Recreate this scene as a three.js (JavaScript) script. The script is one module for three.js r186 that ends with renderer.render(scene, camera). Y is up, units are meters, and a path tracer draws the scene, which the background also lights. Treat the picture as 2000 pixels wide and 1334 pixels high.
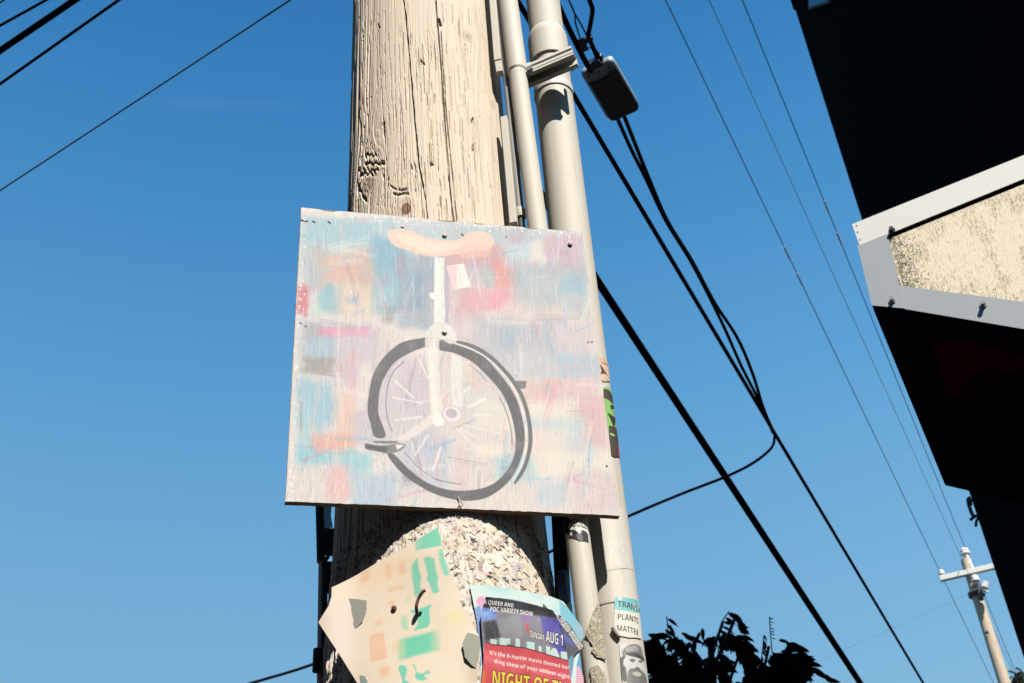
import * as THREE from 'three';
import { mergeGeometries, toCreasedNormals } from 'three/addons/utils/BufferGeometryUtils.js';
import { TessellateModifier } from 'three/addons/modifiers/TessellateModifier.js';
import { RoundedBoxGeometry } from 'three/addons/geometries/RoundedBoxGeometry.js';

const V3 = THREE.Vector3, R2 = Math.PI / 180, { sin, cos, tan, sqrt, abs, min, max, exp, floor, PI, pow, hypot, atan2 } = Math;
const v3 = (x, y, z) => new V3(x, y, z);
const lerp = (a, b, t) => a + (b - a) * t, clamp = (x, a = 0, b = 1) => min(b, max(a, x));
const smooth = (a, b, x) => { const t = clamp((x - a) / (b - a)); return t * t * (3 - 2 * t); };
const rngOf = (s) => () => { s = (s + 0x6D2B79F5) | 0; let t = Math.imul(s ^ (s >>> 15), 1 | s); t = (t + Math.imul(t ^ (t >>> 7), 61 | t)) ^ t; return ((t ^ (t >>> 14)) >>> 0) / 4294967296; };

// ---------------------------------------------------------------- camera, sky, sun, exposure
const scene = new THREE.Scene();
const FPX = 2440;                                     // focal length in pixels of the 2000 x 1334 photograph
const camera = new THREE.PerspectiveCamera(2 * Math.atan(667 / FPX) / R2, 2000 / 1334, 0.05, 500);
camera.position.set(0, 1.6, 0);
camera.rotation.order = 'YXZ';
camera.rotation.set(37.338 * R2, 0, -4.558 * R2);
camera.focus = 2.55; camera.userData.fStop = 11;
camera.updateMatrixWorld(true);
const EXPOSURE = 2.3;
const SUN_AZ = 26, SUN_EL = 52;                       // azimuth from +z towards +x
{
  const W = 2048, H = 1024, d = new Float32Array(W * H * 4);
  const lin = (h) => { const c = new THREE.Color(h); return [c.r, c.g, c.b]; };
  const stops = [[-90, 0x6f7f8c], [-4, 0x8fa6b4], [0, 0xaed0e4], [10, 0x96c2dd], [20, 0x7fb3d6], [28, 0x6ea8d3], [35, 0x5a9ccf], [42, 0x488dc6], [50, 0x377dba], [60, 0x2c6ba6], [90, 0x215a90]].map(([e, h]) => [e, lin(h)]);
  for (let j = 0; j < H; j++) {
    const el = ((j + .5) / H - .5) * 180;
    let k = 0; while (k < stops.length - 2 && el > stops[k + 1][0]) k++;
    const t = clamp((el - stops[k][0]) / (stops[k + 1][0] - stops[k][0]));
    for (let i = 0; i < W; i++) {
      const a = ((i + .5) / W - .5) * 2 * PI, dx = cos(a), dz = sin(a), az = atan2(dx, -dz) / R2;   // az: 0 = straight ahead, to the right positive
      // one faint old contrail high on the left
      const side = 1.175 + .17 * cos((az - 149) * R2);            // a little brighter towards the sun's side
      const line = 47.3 + .075 * (az + 22), w = exp(-pow((el - line) / .16, 2)) * smooth(-24, -19, az) * smooth(-11, -16, az) * .018;
      for (let c = 0; c < 3; c++) d[(j * W + i) * 4 + c] = (lerp(stops[k][1][c], stops[k + 1][1][c], t) * side + w) / EXPOSURE;
      d[(j * W + i) * 4 + 3] = 1;
    }
  }
  const sky = new THREE.DataTexture(d, W, H, THREE.RGBAFormat, THREE.FloatType);
  sky.mapping = THREE.EquirectangularReflectionMapping; sky.magFilter = THREE.LinearFilter; sky.needsUpdate = true;
  scene.background = sky; scene.environment = sky;
}
const sun = new THREE.DirectionalLight(new THREE.Color(1, .95, .875), 5);
sun.position.set(sin(SUN_AZ * R2) * cos(SUN_EL * R2), sin(SUN_EL * R2), cos(SUN_AZ * R2) * cos(SUN_EL * R2)).multiplyScalar(40);
sun.castShadow = true; sun.shadow.mapSize.set(4096, 4096);
Object.assign(sun.shadow.camera, { left: -14, right: 14, top: 14, bottom: -14, near: 1, far: 100 });
scene.add(sun);

// ---------------------------------------------------------------- measuring: directions of photograph pixels and where they meet real surfaces
const CAM = camera.position.clone();
const ray = (px, py) => v3(px - 1000, 667 - py, -FPX).normalize().applyQuaternion(camera.quaternion);
const far = (px, py, dist) => { const r = ray(px, py), k = dist / hypot(r.x, r.z); return CAM.clone().addScaledVector(r, k); };   // at a horizontal distance
const high = (px, py, h) => { const r = ray(px, py); return CAM.clone().addScaledVector(r, (h - CAM.y) / r.y); };               // at a height
class Plane {                                         // a flat surface: origin o, axes e1 (right) and e2 (up), normal n
  constructor(o, e1, e2) { this.o = o; this.e1 = e1.clone().normalize(); this.n = e1.clone().cross(e2).normalize(); this.e2 = this.n.clone().cross(this.e1); }
  hit(px, py) { const r = ray(px, py), k = this.o.clone().sub(CAM).dot(this.n) / r.dot(this.n), p = CAM.clone().addScaledVector(r, k).sub(this.o); return [p.dot(this.e1), p.dot(this.e2)]; }
  point(s, t, off = 0) { return this.o.clone().addScaledVector(this.e1, s).addScaledVector(this.e2, t).addScaledVector(this.n, off); }
}
class Cyl {                                           // a round surface about the line from A to B; it runs on flat, tangentially, past the angle `leave`
  constructor(A, B, R, leave = 9) { this.A = A; this.R = R; this.d = B.clone().sub(A).normalize(); this.e1 = v3(0, 0, 1).addScaledVector(this.d, -this.d.z).normalize(); this.e0 = this.d.clone().cross(this.e1); this.leave = leave; }
  dir(a) { return this.e1.clone().multiplyScalar(cos(a)).addScaledVector(this.e0, sin(a)); }
  hit(px, py) {
    const r = ray(px, py), o = CAM.clone().sub(this.A), rp = r.clone().addScaledVector(this.d, -r.dot(this.d)), op = o.clone().addScaledVector(this.d, -o.dot(this.d));
    const a = rp.dot(rp), b = 2 * rp.dot(op), c = op.dot(op) - this.R * this.R, D = max(0, b * b - 4 * a * c), k = (-b - sqrt(D)) / (2 * a);
    const p = o.addScaledVector(r, k), t = p.dot(this.d), q = p.addScaledVector(this.d, -t), ang = atan2(q.dot(this.e0), q.dot(this.e1));
    if (ang < this.leave) return [ang * this.R, t];
    const n = this.dir(this.leave), tg = this.e1.clone().multiplyScalar(-sin(this.leave)).addScaledVector(this.e0, cos(this.leave));
    const o2 = CAM.clone().sub(this.A), k2 = (this.R - o2.dot(n)) / r.dot(n), p2 = o2.addScaledVector(r, k2);
    return [this.leave * this.R + p2.dot(tg), p2.dot(this.d)];
  }
  point(s, t, off = 0) {
    const a = min(s / this.R, this.leave), n = this.dir(a), p = this.A.clone().addScaledVector(this.d, t).addScaledVector(n, this.R + off), ex = s - a * this.R;
    if (ex > 0) p.addScaledVector(this.e1, -sin(a) * ex).addScaledVector(this.e0, cos(a) * ex);
    return p;
  }
}

// ---------------------------------------------------------------- noise, materials, building helpers
const NT = (() => { const r = rngOf(11), t = new Float32Array(65536); for (let i = 0; i < 65536; i++) t[i] = r(); return t; })();
const hsh = (i, j) => NT[(Math.imul(i, 73856093) ^ Math.imul(j, 19349663) ^ (i >>> 7)) & 65535];
function noise(x, y) { const i = floor(x), j = floor(y), u = x - i, v = y - j, a = u * u * (3 - 2 * u), b = v * v * (3 - 2 * v); return lerp(lerp(hsh(i, j), hsh(i + 1, j), a), lerp(hsh(i, j + 1), hsh(i + 1, j + 1), a), b); }
const fbm = (x, y, n = 4) => { let s = 0, a = .5, f = 1; for (let i = 0; i < n; i++) { s += a * noise(x * f + i * 17.3, y * f + i * 9.1); a *= .5; f *= 2.03; } return s / (1 - pow(.5, n)); };
const taken = {};
function numbered(n) { const k = (taken[n] = (taken[n] ?? -1) + 1); return k ? `${n}_${String(k).padStart(3, '0')}` : n; }
const L = (r, g, b) => new THREE.Color().setRGB(r, g, b);
const mat = (c, rough = .8, o = {}) => new THREE.MeshStandardMaterial({ color: c, roughness: rough, side: THREE.DoubleSide, ...o });
const dull = (c) => new THREE.MeshPhysicalMaterial({ color: c, roughness: .95, specularIntensity: .02, side: THREE.DoubleSide });
function mesh(name, geo, m, parent) { const o = new THREE.Mesh(geo, m); o.name = parent === scene ? numbered(name) : name; o.castShadow = o.receiveShadow = true; (parent ?? scene).add(o); return o; }
function thing(name, label, category, group) { const o = new THREE.Group(); o.name = numbered(name); o.userData = { label, category }; if (group) o.userData.group = group; scene.add(o); return o; }
function rod(a, b, r, r2 = r, seg = 12) { const d = b.clone().sub(a), g = new THREE.CylinderGeometry(r2, r, d.length(), seg, 1); g.applyQuaternion(new THREE.Quaternion().setFromUnitVectors(v3(0, 1, 0), d.clone().normalize())); const c = a.clone().add(b).multiplyScalar(.5); g.translate(c.x, c.y, c.z); return g; }
function tube(pts, r, seg = 48, rs = 8) { return new THREE.TubeGeometry(new THREE.CatmullRomCurve3(pts), seg, r, rs, false); }
function frameM(o, x, y, z) { return new THREE.Matrix4().makeBasis(x, y, z).setPosition(o); }
function boxAt(o, x, y, z, sx, sy, sz, bev = .001) { const g = bev ? new RoundedBoxGeometry(sx, sy, sz, 2, bev) : new THREE.BoxGeometry(sx, sy, sz); g.applyMatrix4(frameM(o, x, y, z)); return g; }
function latheOn(cyl, prof, seg = 48) { const g = new THREE.LatheGeometry(prof.map(([r, t]) => new THREE.Vector2(r, t)), seg); g.applyMatrix4(frameM(cyl.A, cyl.e0.clone(), cyl.d, cyl.e1.clone())); return g; }
function prism(front, vec) {                          // a closed solid from a front outline pushed along vec
  const n = front.length, back = front.map((p) => p.clone().add(vec)), pos = [], tri = (a, b, c) => pos.push(a.x, a.y, a.z, b.x, b.y, b.z, c.x, c.y, c.z);
  for (let i = 1; i < n - 1; i++) { tri(front[0], front[i], front[i + 1]); tri(back[0], back[i + 1], back[i]); }
  for (let i = 0; i < n; i++) { const j = (i + 1) % n; tri(front[j], front[i], back[i]); tri(front[j], back[i], back[j]); }
  const g = new THREE.BufferGeometry(); g.setAttribute('position', new THREE.Float32BufferAttribute(pos, 3)); g.setAttribute('uv', new THREE.Float32BufferAttribute(new Float32Array(pos.length / 3 * 2), 2)); g.computeVertexNormals(); return g;
}
// base colour of a thing that shows as sRGB (r, g, b) under irradiance factor k
const base = (r, g, b, k = 2) => L(...[r, g, b].map((c) => new THREE.Color().setRGB(c / 255, 0, 0, THREE.SRGBColorSpace).r / (k * EXPOSURE / 2.12)));
const css = (r, g, b, k = 2, al = 1) => { const c = base(r, g, b, k), f = (x) => Math.round(255 * (x <= .0031308 ? 12.92 * x : 1.055 * pow(x, 1 / 2.4) - .055)); return `rgba(${f(c.r)},${f(c.g)},${f(c.b)},${al})`; };
const canvas = (w, h) => { const c = document.createElement('canvas'); c.width = w; c.height = h; return c; };
const texOf = (c, srgb = true) => { const t = new THREE.CanvasTexture(c); if (srgb) t.colorSpace = THREE.SRGBColorSpace; t.wrapS = t.wrapT = THREE.RepeatWrapping; return t; };
// a thin sheet cut to an outline and laid on a surface; art(ctx, P, w, h) prints it, P turns photograph pixels into canvas pixels
function sheetGeo(surf, poly, { thick = .0006, off = 0, edge = .012, wave } = {}) {
  const pts = poly.map((p) => new THREE.Vector2(...surf.hit(...p))), box = new THREE.Box2().setFromPoints(pts), sz = box.getSize(new THREE.Vector2());
  let g = new THREE.ExtrudeGeometry(new THREE.Shape(pts), { depth: thick, bevelEnabled: false });
  if (edge) g = new TessellateModifier(edge, 7).modify(g);
  const p = g.attributes.position, uv = new Float32Array(p.count * 2);
  for (let i = 0; i < p.count; i++) {
    const s = p.getX(i), t = p.getY(i), u = (s - box.min.x) / sz.x, v = (t - box.min.y) / sz.y;
    uv[2 * i] = u; uv[2 * i + 1] = v;
    const q = surf.point(s, t, off + p.getZ(i) + (wave ? wave(u, v, s, t) : 0)); p.setXYZ(i, q.x, q.y, q.z);
  }
  g.setAttribute('uv', new THREE.BufferAttribute(uv, 2)); g.deleteAttribute('normal');
  return { geo: toCreasedNormals(g, .7), box, sz };
}
function artFor(surf, { box, sz }, ppm, art, maxSide = 2048) {
  const k = min(ppm, maxSide / max(sz.x, sz.y)), w = Math.ceil(sz.x * k), h = Math.ceil(sz.y * k), c = canvas(w, h), x = c.getContext('2d');
  const P = (px, py) => { const [s, t] = surf.hit(px, py); return [(s - box.min.x) / sz.x * w, (1 - (t - box.min.y) / sz.y) * h]; };
  art(x, P, w, h); return texOf(c);
}
function sheet(name, surf, poly, opt, art, m, parent) {
  const s = sheetGeo(surf, poly, opt);
  const o = mesh(name, s.geo, art ? mat(0xffffff, opt.rough ?? .7, { map: artFor(surf, s, opt.ppm ?? 2500, art), ...(opt.mat ?? {}) }) : m, parent);
  return o;
}
function poly(x, P, pts, fill, { blur = 0, curve = false, alpha = 1, stroke, lw = 1, open = false } = {}) {
  x.save(); if (blur) x.filter = `blur(${blur}px)`; x.globalAlpha = alpha; x.beginPath();
  const q = pts.map((p) => P(...p)); 
  if (curve) { const n = q.length; if (open) { x.moveTo(...q[0]); for (let i = 0; i < n - 1; i++) { const a = q[max(0, i - 1)], b = q[i], c = q[i + 1], d = q[min(n - 1, i + 2)]; x.bezierCurveTo(b[0] + (c[0] - a[0]) / 6, b[1] + (c[1] - a[1]) / 6, c[0] - (d[0] - b[0]) / 6, c[1] - (d[1] - b[1]) / 6, ...c); } }
    else { const g = (i) => q[(i + n) % n]; x.moveTo(...q[0]); for (let i = 0; i < n; i++) { const a = g(i - 1), b = g(i), c = g(i + 1), d = g(i + 2); x.bezierCurveTo(b[0] + (c[0] - a[0]) / 6, b[1] + (c[1] - a[1]) / 6, c[0] - (d[0] - b[0]) / 6, c[1] - (d[1] - b[1]) / 6, ...c); } } }
  else { q.forEach((p, i) => (i ? x.lineTo(...p) : x.moveTo(...p))); }
  if (!open) x.closePath();
  if (fill) { x.fillStyle = fill; x.fill(); }
  if (stroke) { x.strokeStyle = stroke; x.lineWidth = lw; x.lineCap = x.lineJoin = 'round'; x.stroke(); }
  x.restore();
}
function words(x, P, str, a, b, up, font, fill, outline, ow = 0) {            // text whose baseline runs from a to b and whose capitals reach the point up (above a)
  const p = P(...a), q = P(...b), u = P(...up), len = hypot(q[0] - p[0], q[1] - p[1]), ht = hypot(u[0] - p[0], u[1] - p[1]);
  x.save(); x.font = `${font.includes('bold') ? 'bold ' : ''}100px ${font.replace('bold ', '')}`; const w = x.measureText(str).width;
  const ex = [(q[0] - p[0]) / w, (q[1] - p[1]) / w], ey = [-(u[0] - p[0]) / 72, -(u[1] - p[1]) / 72]; void len; void ht;
  x.transform(ex[0], ex[1], ey[0], ey[1], p[0], p[1]);
  if (outline) { x.strokeStyle = outline; x.lineWidth = ow; x.lineJoin = 'round'; x.strokeText(str, 0, 0); }
  x.fillStyle = fill; x.fillText(str, 0, 0); x.restore();
}

// ---------------------------------------------------------------- ground
{
  const g = new THREE.PlaneGeometry(700, 700); g.rotateX(-PI / 2);
  const uv = g.attributes.uv; for (let i = 0; i < uv.count; i++) uv.setXY(i, uv.getX(i) * 350, uv.getY(i) * 350);
  const c = canvas(512, 512), x = c.getContext('2d'), r = rngOf(3); x.fillStyle = '#2b2a2a'; x.fillRect(0, 0, 512, 512);
  for (let i = 0; i < 9000; i++) { const v = 28 + r() * 44 | 0; x.fillStyle = `rgba(${v},${v},${v - 2},.5)`; x.fillRect(r() * 512, r() * 512, 1 + r() * 3, 1 + r() * 3); }
  const o = mesh('ground', g, mat(0xffffff, .95, { map: texOf(c) }), scene); o.userData = { kind: 'structure', label: 'dark asphalt street ground under the poles and the building' };
}

// ---------------------------------------------------------------- the big weathered wooden pole
const AX = -.1699, AZ = -2.1834;
const poleCyl = (R, leave) => new Cyl(v3(AX, 0, AZ), v3(AX, 1, AZ), R, leave);
const PROF = [[-.4, .238], [2.38, .2195], [2.62, .2155], [2.73, .2085], [2.85, .2065], [3.69, .1950], [4.47, .1927], [5, .190], [10.5, .160]];
const radiusAt = (h) => { let i = 0; while (i < PROF.length - 2 && h > PROF[i + 1][0]) i++; return lerp(PROF[i][1], PROF[i + 1][1], clamp((h - PROF[i][0]) / (PROF[i + 1][0] - PROF[i][0]))); };
const pole = thing('utility_pole', 'thick weathered wooden pole in the middle that carries the painted board and posters', 'utility pole');
{
  const A0 = -98 * R2, A1 = 102 * R2, H0 = 2.38, H1 = 4.72, W = 1024, H = 2048, RR = .2;
  const pc = poleCyl(.197);
  const uvOf = (px, py) => { const [s, t] = pc.hit(px, py); return [s / pc.R, t]; };                 // angle, height
  const P = (px, py) => { const [a, h] = uvOf(px, py); return [(a - A0) / (A1 - A0) * W, (1 - (h - H0) / (H1 - H0)) * H]; };
  const mm = W / ((A1 - A0) * RR * 1000), mmv = H / ((H1 - H0) * 1000);
  // depth of the drying cracks, drawn as strokes: 255 = 14 mm deep
  const cc = canvas(W, H), x = cc.getContext('2d'), r = rngOf(21); x.fillStyle = '#000'; x.fillRect(0, 0, W, H); x.lineCap = 'round';
  const line = (pts, w, depth, jit = 1) => {
    const q = pts.map((p) => P(...p)), out = [];
    for (let i = 0; i < q.length - 1; i++) { const n = max(2, Math.ceil(hypot(q[i + 1][0] - q[i][0], q[i + 1][1] - q[i][1]) / 7)); for (let k = 0; k < n; k++) out.push([lerp(q[i][0], q[i + 1][0], k / n) + (r() - .5) * jit, lerp(q[i][1], q[i + 1][1], k / n)]); }
    out.push(q[q.length - 1]);
    for (let i = 0; i < out.length - 1; i++) { x.strokeStyle = `rgb(${Math.round(depth * 255 / 14)},0,0)`; x.lineWidth = w * mm * (.75 + .5 * noise(i * .3, w * 7)); x.beginPath(); x.moveTo(...out[i]); x.lineTo(...out[i + 1]); x.stroke(); }
  };
  line([[788, 0], [796, 80], [803, 160], [810, 240], [818, 320], [826, 362]], 3.1, 14);
  line([[826, 362], [832, 395], [837, 440]], 1.5, 7);
  line([[852, 0], [855, 45], [860, 100], [866, 190], [872, 270], [877, 340], [882, 400], [888, 450]], 2.6, 13);
  line([[862, 60], [868, 170], [876, 260], [884, 340], [893, 445]], 1.7, 8);
  line([[736, 50], [741, 130], [747, 232], [750, 262], [753, 310], [757, 350], [755, 420]], 1.7, 8);
  line([[748, 240], [749, 262]], 6, 12, 3);
  line([[716, 0], [708, 60], [706, 140], [709, 220]], 2.2, 9); line([[722, 40], [714, 130], [716, 230], [718, 262]], 2.2, 9); line([[703, 150], [702, 260], [699, 330], [696, 420]], 2.4, 10);
  line([[710, 250], [712, 300], [716, 318], [714, 330], [704, 345], [700, 380]], 4, 12, 2); line([[720, 255], [722, 292]], 2.5, 10);
  for (const [x0, x1, y, d] of [[711, 734, 302, 9], [712, 748, 319, 12], [709, 738, 331, 11], [706, 733, 340, 10]]) { const p = []; for (let k = 0; k <= 10; k++) p.push([lerp(x0, x1, k / 10), y + 3 * sin(k * 1.9) + (r() - .5) * 3]); line(p, 3.4, d, 2); }
  line([[701, 330], [704, 345], [702, 366], [709, 384], [716, 392]], 5, 12, 2); line([[744, 316], [750, 318]], 4.5, 11);
  line([[762, 362], [772, 370], [784, 371], [795, 368]], 1.5, 6, 2); line([[768, 378], [778, 381], [789, 377], [798, 378]], 2.2, 8, 2); line([[745, 330], [748, 347]], 2.2, 8);
  line([[803, 322], [805, 330]], 2, 8); line([[810, 320], [813, 336]], 1.5, 6); line([[842, 320], [845, 321]], 3.5, 9); line([[858, 38], [861, 47]], 6, 10, 3); line([[737, 46], [739, 52]], 4, 8, 2);
  line([[925, 230], [922, 240]], 3, 7, 2); line([[926, 282], [924, 294]], 3, 8, 2); line([[822, 116], [829, 124]], 3, 6, 3); line([[910, 85], [909, 105]], 2, 6, 2);
  for (let i = 0; i < 400; i++) {                      // short drying checks that follow the grain, denser on the weathered left
    const px = 700 + 300 * pow(r(), 1.4), py = 440 * r(), n = 20 + 130 * r() * r(); const lean = .012 + .075 * (px - 700) / 300;
    line([[px, py], [px + lean * n * .5, py + n * .5], [px + lean * n, py + n]], (i < 300 ? .7 : .5) + .8 * r() * r(), 2 + 4 * r(), .6);
  }
  const crack = x.getImageData(0, 0, W, H).data;
  const crackAt = (i, j) => crack[4 * (clamp(j | 0, 0, H - 1) * W + clamp(i | 0, 0, W - 1))] / 255;
  const knots = [[793, 408, .0115, .034, 1], [718, 362, .017, .040, .45], [915, 70, .008, .03, .45], [858, 44, .007, .02, .5], [749, 250, .006, .022, .5], [745, 240, .004, .02, .4], [925, 236, .004, .016, .4], [925, 288, .005, .016, .5], [822, 120, .005, .02, .35], [965, 205, .006, .02, .3]].map(([px, py, rk, sp, dark]) => { const [a, h] = uvOf(px, py); return { u: a * RR, h, rk, sp, dark }; });
  const grain = (u, h) => {
    let g = u + .004 * (noise(u * 8, h * 3) - .5), kn = 0, ring = 0;
    for (const k of knots) { const du = u - k.u, dv = (h - k.h) * .62; if (abs(du) > k.sp * 3 || abs(dv) > k.sp * 4) continue; const e = exp(-(du * du) / (2 * k.sp * k.sp) - dv * dv / (4.5 * k.sp * k.sp)); g -= du * e * .9; const q = hypot(du, dv), inK = 1 - smooth(k.rk * .85, k.rk * 1.15, q); if (inK > 0) { kn = max(kn, inK * k.dark); ring = noise(q * 1400, 3.3 + k.u * 50); } else { const f = exp(-pow((q - k.rk) / (k.sp * .55), 2)); ring = max(ring, f * .8 * noise(q * 900 + 2 * noise(u * 300, h * 120), k.u * 90)); } }
    return [g, kn, ring];
  };
  const lowAmt = (a, h) => smooth(2.80, 2.70, h + .03 * (noise(a * 9, h * 20) - .5)) * (1 - .75 * smooth(.62, .95, a + .25 * (noise(a * 14, h * 30) - .5)));   // the paper- and staple-covered zone under the board
  // colours
  const col = new Uint8Array(W * H * 4), enc = (v) => 255 * (v <= .0031308 ? 12.92 * v : 1.055 * pow(v, 1 / 2.4) - .055);
  const clean = [.44, .375, .288], pink = [.44, .36, .29], grey = [.40, .36, .30], dark = [.205, .14, .092], knotC = [.13, .062, .038], paper = [.41, .375, .325];
  const scrap = [[.46, .44, .40], [.42, .25, .22], [.40, .33, .30], [.30, .30, .34], [.44, .40, .26], [.36, .33, .30]];
  for (let j = 0; j < H; j++) {
    const h = H1 - (j + .5) / H * (H1 - H0);
    for (let i = 0; i < W; i++) {
      const a = A0 + (i + .5) / W * (A1 - A0), u = a * RR, [g, kn, ring] = grain(u, h), o = 4 * ((H - 1 - j) * W + i);
      const fine = noise(g * 1500, h * 5), mid = noise(g * 420 + 5, h * 2.2), wide = noise(g * 45, h * .9), blot = fbm(u * 14 + 3, h * 6, 3);
      const left = smooth(.0, -.16, u), ln = smooth(.62, .86, mid) * .5 + smooth(.68, .82, fine) * .33 + smooth(.35, .6, ring) * .75;
      const pk = smooth(.42, .72, blot) * (.35 + .5 * left), gr = smooth(.45, .75, wide) * .5, lo = lowAmt(a, h);
      const pap = lo > 0 ? smooth(.36, .5, fbm(u * 60, h * 60, 3)) : 0, pi = lo > 0 ? scrap[floor(noise(floor(u * 55 + 2 * noise(u * 40, h * 40)) + .5, floor(h * 48 + 2 * noise(u * 44, h * 42)) + .5) * 97) % 6] : null, ppick = lo > 0 ? smooth(.57, .62, fbm(u * 34 + 9, h * 34, 2)) : 0;
      const spk = lo > 0 ? smooth(.62, .72, fbm(u * 260, h * 230, 2)) * .9 : 0;
      for (let c = 0; c < 3; c++) {
        let v = lerp(lerp(clean[c], grey[c], gr), pink[c], pk); v = lerp(v, dark[c], clamp(ln) * (.52 + .2 * left)); v = lerp(v, knotC[c], kn * (.8 + .2 * ring));
        v *= .93 + .14 * fine;
        if (lo > 0) { let q = lerp(lerp(clean[c] * .9, paper[c], pap), pi[c], ppick * .6); q = lerp(q, dark[c] * .7, spk * .8); v = lerp(v, q, lo); }
        col[o + c] = clamp(enc(v), 0, 255);
      }
      col[o + 3] = 255;
    }
  }
  const tx = new THREE.DataTexture(col, W, H, THREE.RGBAFormat); tx.colorSpace = THREE.SRGBColorSpace; tx.magFilter = THREE.LinearFilter; tx.wrapS = tx.wrapT = THREE.MirroredRepeatWrapping; tx.needsUpdate = true;
  // the shaft itself, with cracks, fissures, grain and torn surface as relief
  const angs = [], hs = [], NA = 860, NH = 580; for (let i = 0; i <= NA; i++) angs.push(lerp(A0, A1, i / NA)); for (let i = 1; i <= 22; i++) angs.push(lerp(A1, A0 + 2 * PI, i / 22));
  hs.push(-.4, 1, 2.2); for (let j = 0; j <= NH; j++) hs.push(lerp(H0, H1, j / NH)); hs.push(5, 7, 10.5);
  const pos = [], uv = [], idx = [], nc = angs.length;
  for (const h of hs) for (const a of angs) {
    let R = radiusAt(h);
    if (a <= A1 + 1e-6 && h >= H0 && h <= H1) {
      const u = a * RR, i = (a - A0) / (A1 - A0) * W, j = (1 - (h - H0) / (H1 - H0)) * H, edge = smooth(0, .08, (a - A0) / (A1 - A0)) * smooth(1, .94, (a - A0) / (A1 - A0));
      const [g, kn, ring] = grain(u, h), left = smooth(-.10, -.19, u), lo = lowAmt(a, h);
      let d = .014 * crackAt(i, j) * (1 - lo) + .0006 * (noise(g * 420 + 5, h * 2.2) - .5) * (1 + 2 * left) + .0008 * smooth(.55, .8, noise(g * 900, h * 3)) + .0016 * kn * (ring - .5) + .0035 * smooth(.3, .6, ring) * (left + .35) * .5;
      d += left * .006 * (smooth(.5, .62, noise(g * 160, h * 3.5)) - .3);
      if (lo > 0) d += lo * (-.0034 * floor(6 * fbm(u * 36 + .5 * noise(u * 120, h * 110), h * 32 + .5 * noise(u * 130 + 9, h * 120), 3)) / 6 + .0026 * (fbm(u * 70, h * 60, 3) - .55) + .0009 * smooth(.58, .7, noise(u * 130 + 40, h * 75)) + .0016 * (fbm(u * 240, h * 200, 2) - .5) + .007 * left * (fbm(u * 45, h * 38, 2) - .7));
      R -= d * edge;
    }
    pos.push(AX + R * sin(a), h, AZ + R * cos(a)); uv.push((a - A0) / (A1 - A0), (h - H0) / (H1 - H0));
  }
  for (let j = 0; j < hs.length - 1; j++) for (let i = 0; i < nc - 1; i++) { const k = j * nc + i; idx.push(k, k + 1, k + nc, k + 1, k + nc + 1, k + nc); }
  const geo = new THREE.BufferGeometry(); geo.setAttribute('position', new THREE.Float32BufferAttribute(pos, 3)); geo.setAttribute('uv', new THREE.Float32BufferAttribute(uv, 2)); geo.setIndex(idx); geo.computeVertexNormals();
  mesh('shaft', geo, mat(0xffffff, .93, { map: tx }), pole);
  // staples and torn paper left on the pole below the board
  const wireGeo = mergeGeometries([new THREE.BoxGeometry(.0062, .0010, .0009).rotateZ(.12).translate(-.0028, 0, .0010), new THREE.BoxGeometry(.0056, .0010, .0009).rotateZ(-.2).translate(.0027, 0, .0012)]);
  const stapleGeo = mergeGeometries([new THREE.BoxGeometry(.0105, .0010, .0008).translate(0, 0, .0014), new THREE.BoxGeometry(.0010, .0010, .0034).translate(-.0048, 0, 0), new THREE.BoxGeometry(.0010, .0010, .0034).translate(.0048, 0, 0)]);
  const sm = [mat(L(.035, .025, .02), .7, { metalness: .4 }), mat(L(.09, .06, .045), .75, { metalness: .3 }), mat(L(.16, .15, .14), .5, { metalness: .7 })];
  const put = (a, h, rot, lift, tilt = 0) => { const R = radiusAt(h) + lift, n = v3(sin(a), 0, cos(a)), t = v3(cos(a), 0, -sin(a)), u = v3(0, 1, 0); const m = frameM(v3(AX + R * n.x, h, AZ + R * n.z), t.clone().multiplyScalar(cos(rot)).addScaledVector(u, sin(rot)), u.clone().multiplyScalar(cos(rot)).addScaledVector(t, -sin(rot)), n); return m.multiply(new THREE.Matrix4().makeRotationX(tilt)); };
  const spot = () => [lerp(-75, 88, r()) * R2, lerp(2.43, 2.735, pow(r(), .8))];
  for (let i = 0; i < 210; i++) { const [a, h] = spot(); const o = mesh('staple', r() < .45 ? stapleGeo : wireGeo, sm[r() < .5 ? 0 : r() < .7 ? 1 : 2], pole); o.applyMatrix4(put(a, h, (r() - .5) * 1.5, -.0006 + r() * .0016, (r() - .5) * .8)); }
  const inst = new THREE.InstancedMesh(wireGeo, sm[1], 420); inst.name = 'staples'; inst.userData = { kind: 'stuff' }; for (let i = 0; i < 420; i++) { const [a, h] = spot(); inst.setMatrixAt(i, put(a, h, (r() - .5) * 2.2, -.001 + r() * .002, (r() - .5) * .8)); } inst.castShadow = inst.receiveShadow = true; pole.add(inst);
  const pm = [[.46, .44, .40], [.44, .42, .38], [.46, .27, .25], [.42, .38, .34], [.33, .33, .37], [.45, .41, .28], [.46, .45, .43]].map((c) => mat(L(...c), .85));
  const bits = []; for (let k = 0; k < 5; k++) { const g = new THREE.CircleGeometry(1, 7), p = g.attributes.position; for (let i = 1; i < p.count; i++) { const q = .6 + .8 * r(); p.setXYZ(i, p.getX(i) * q, p.getY(i) * q * (.5 + r() * .4), .35 * (r() - .2)); } p.setXYZ(p.count - 1, p.getX(1), p.getY(1), p.getZ(1)); g.computeVertexNormals(); bits.push(g); }
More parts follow.
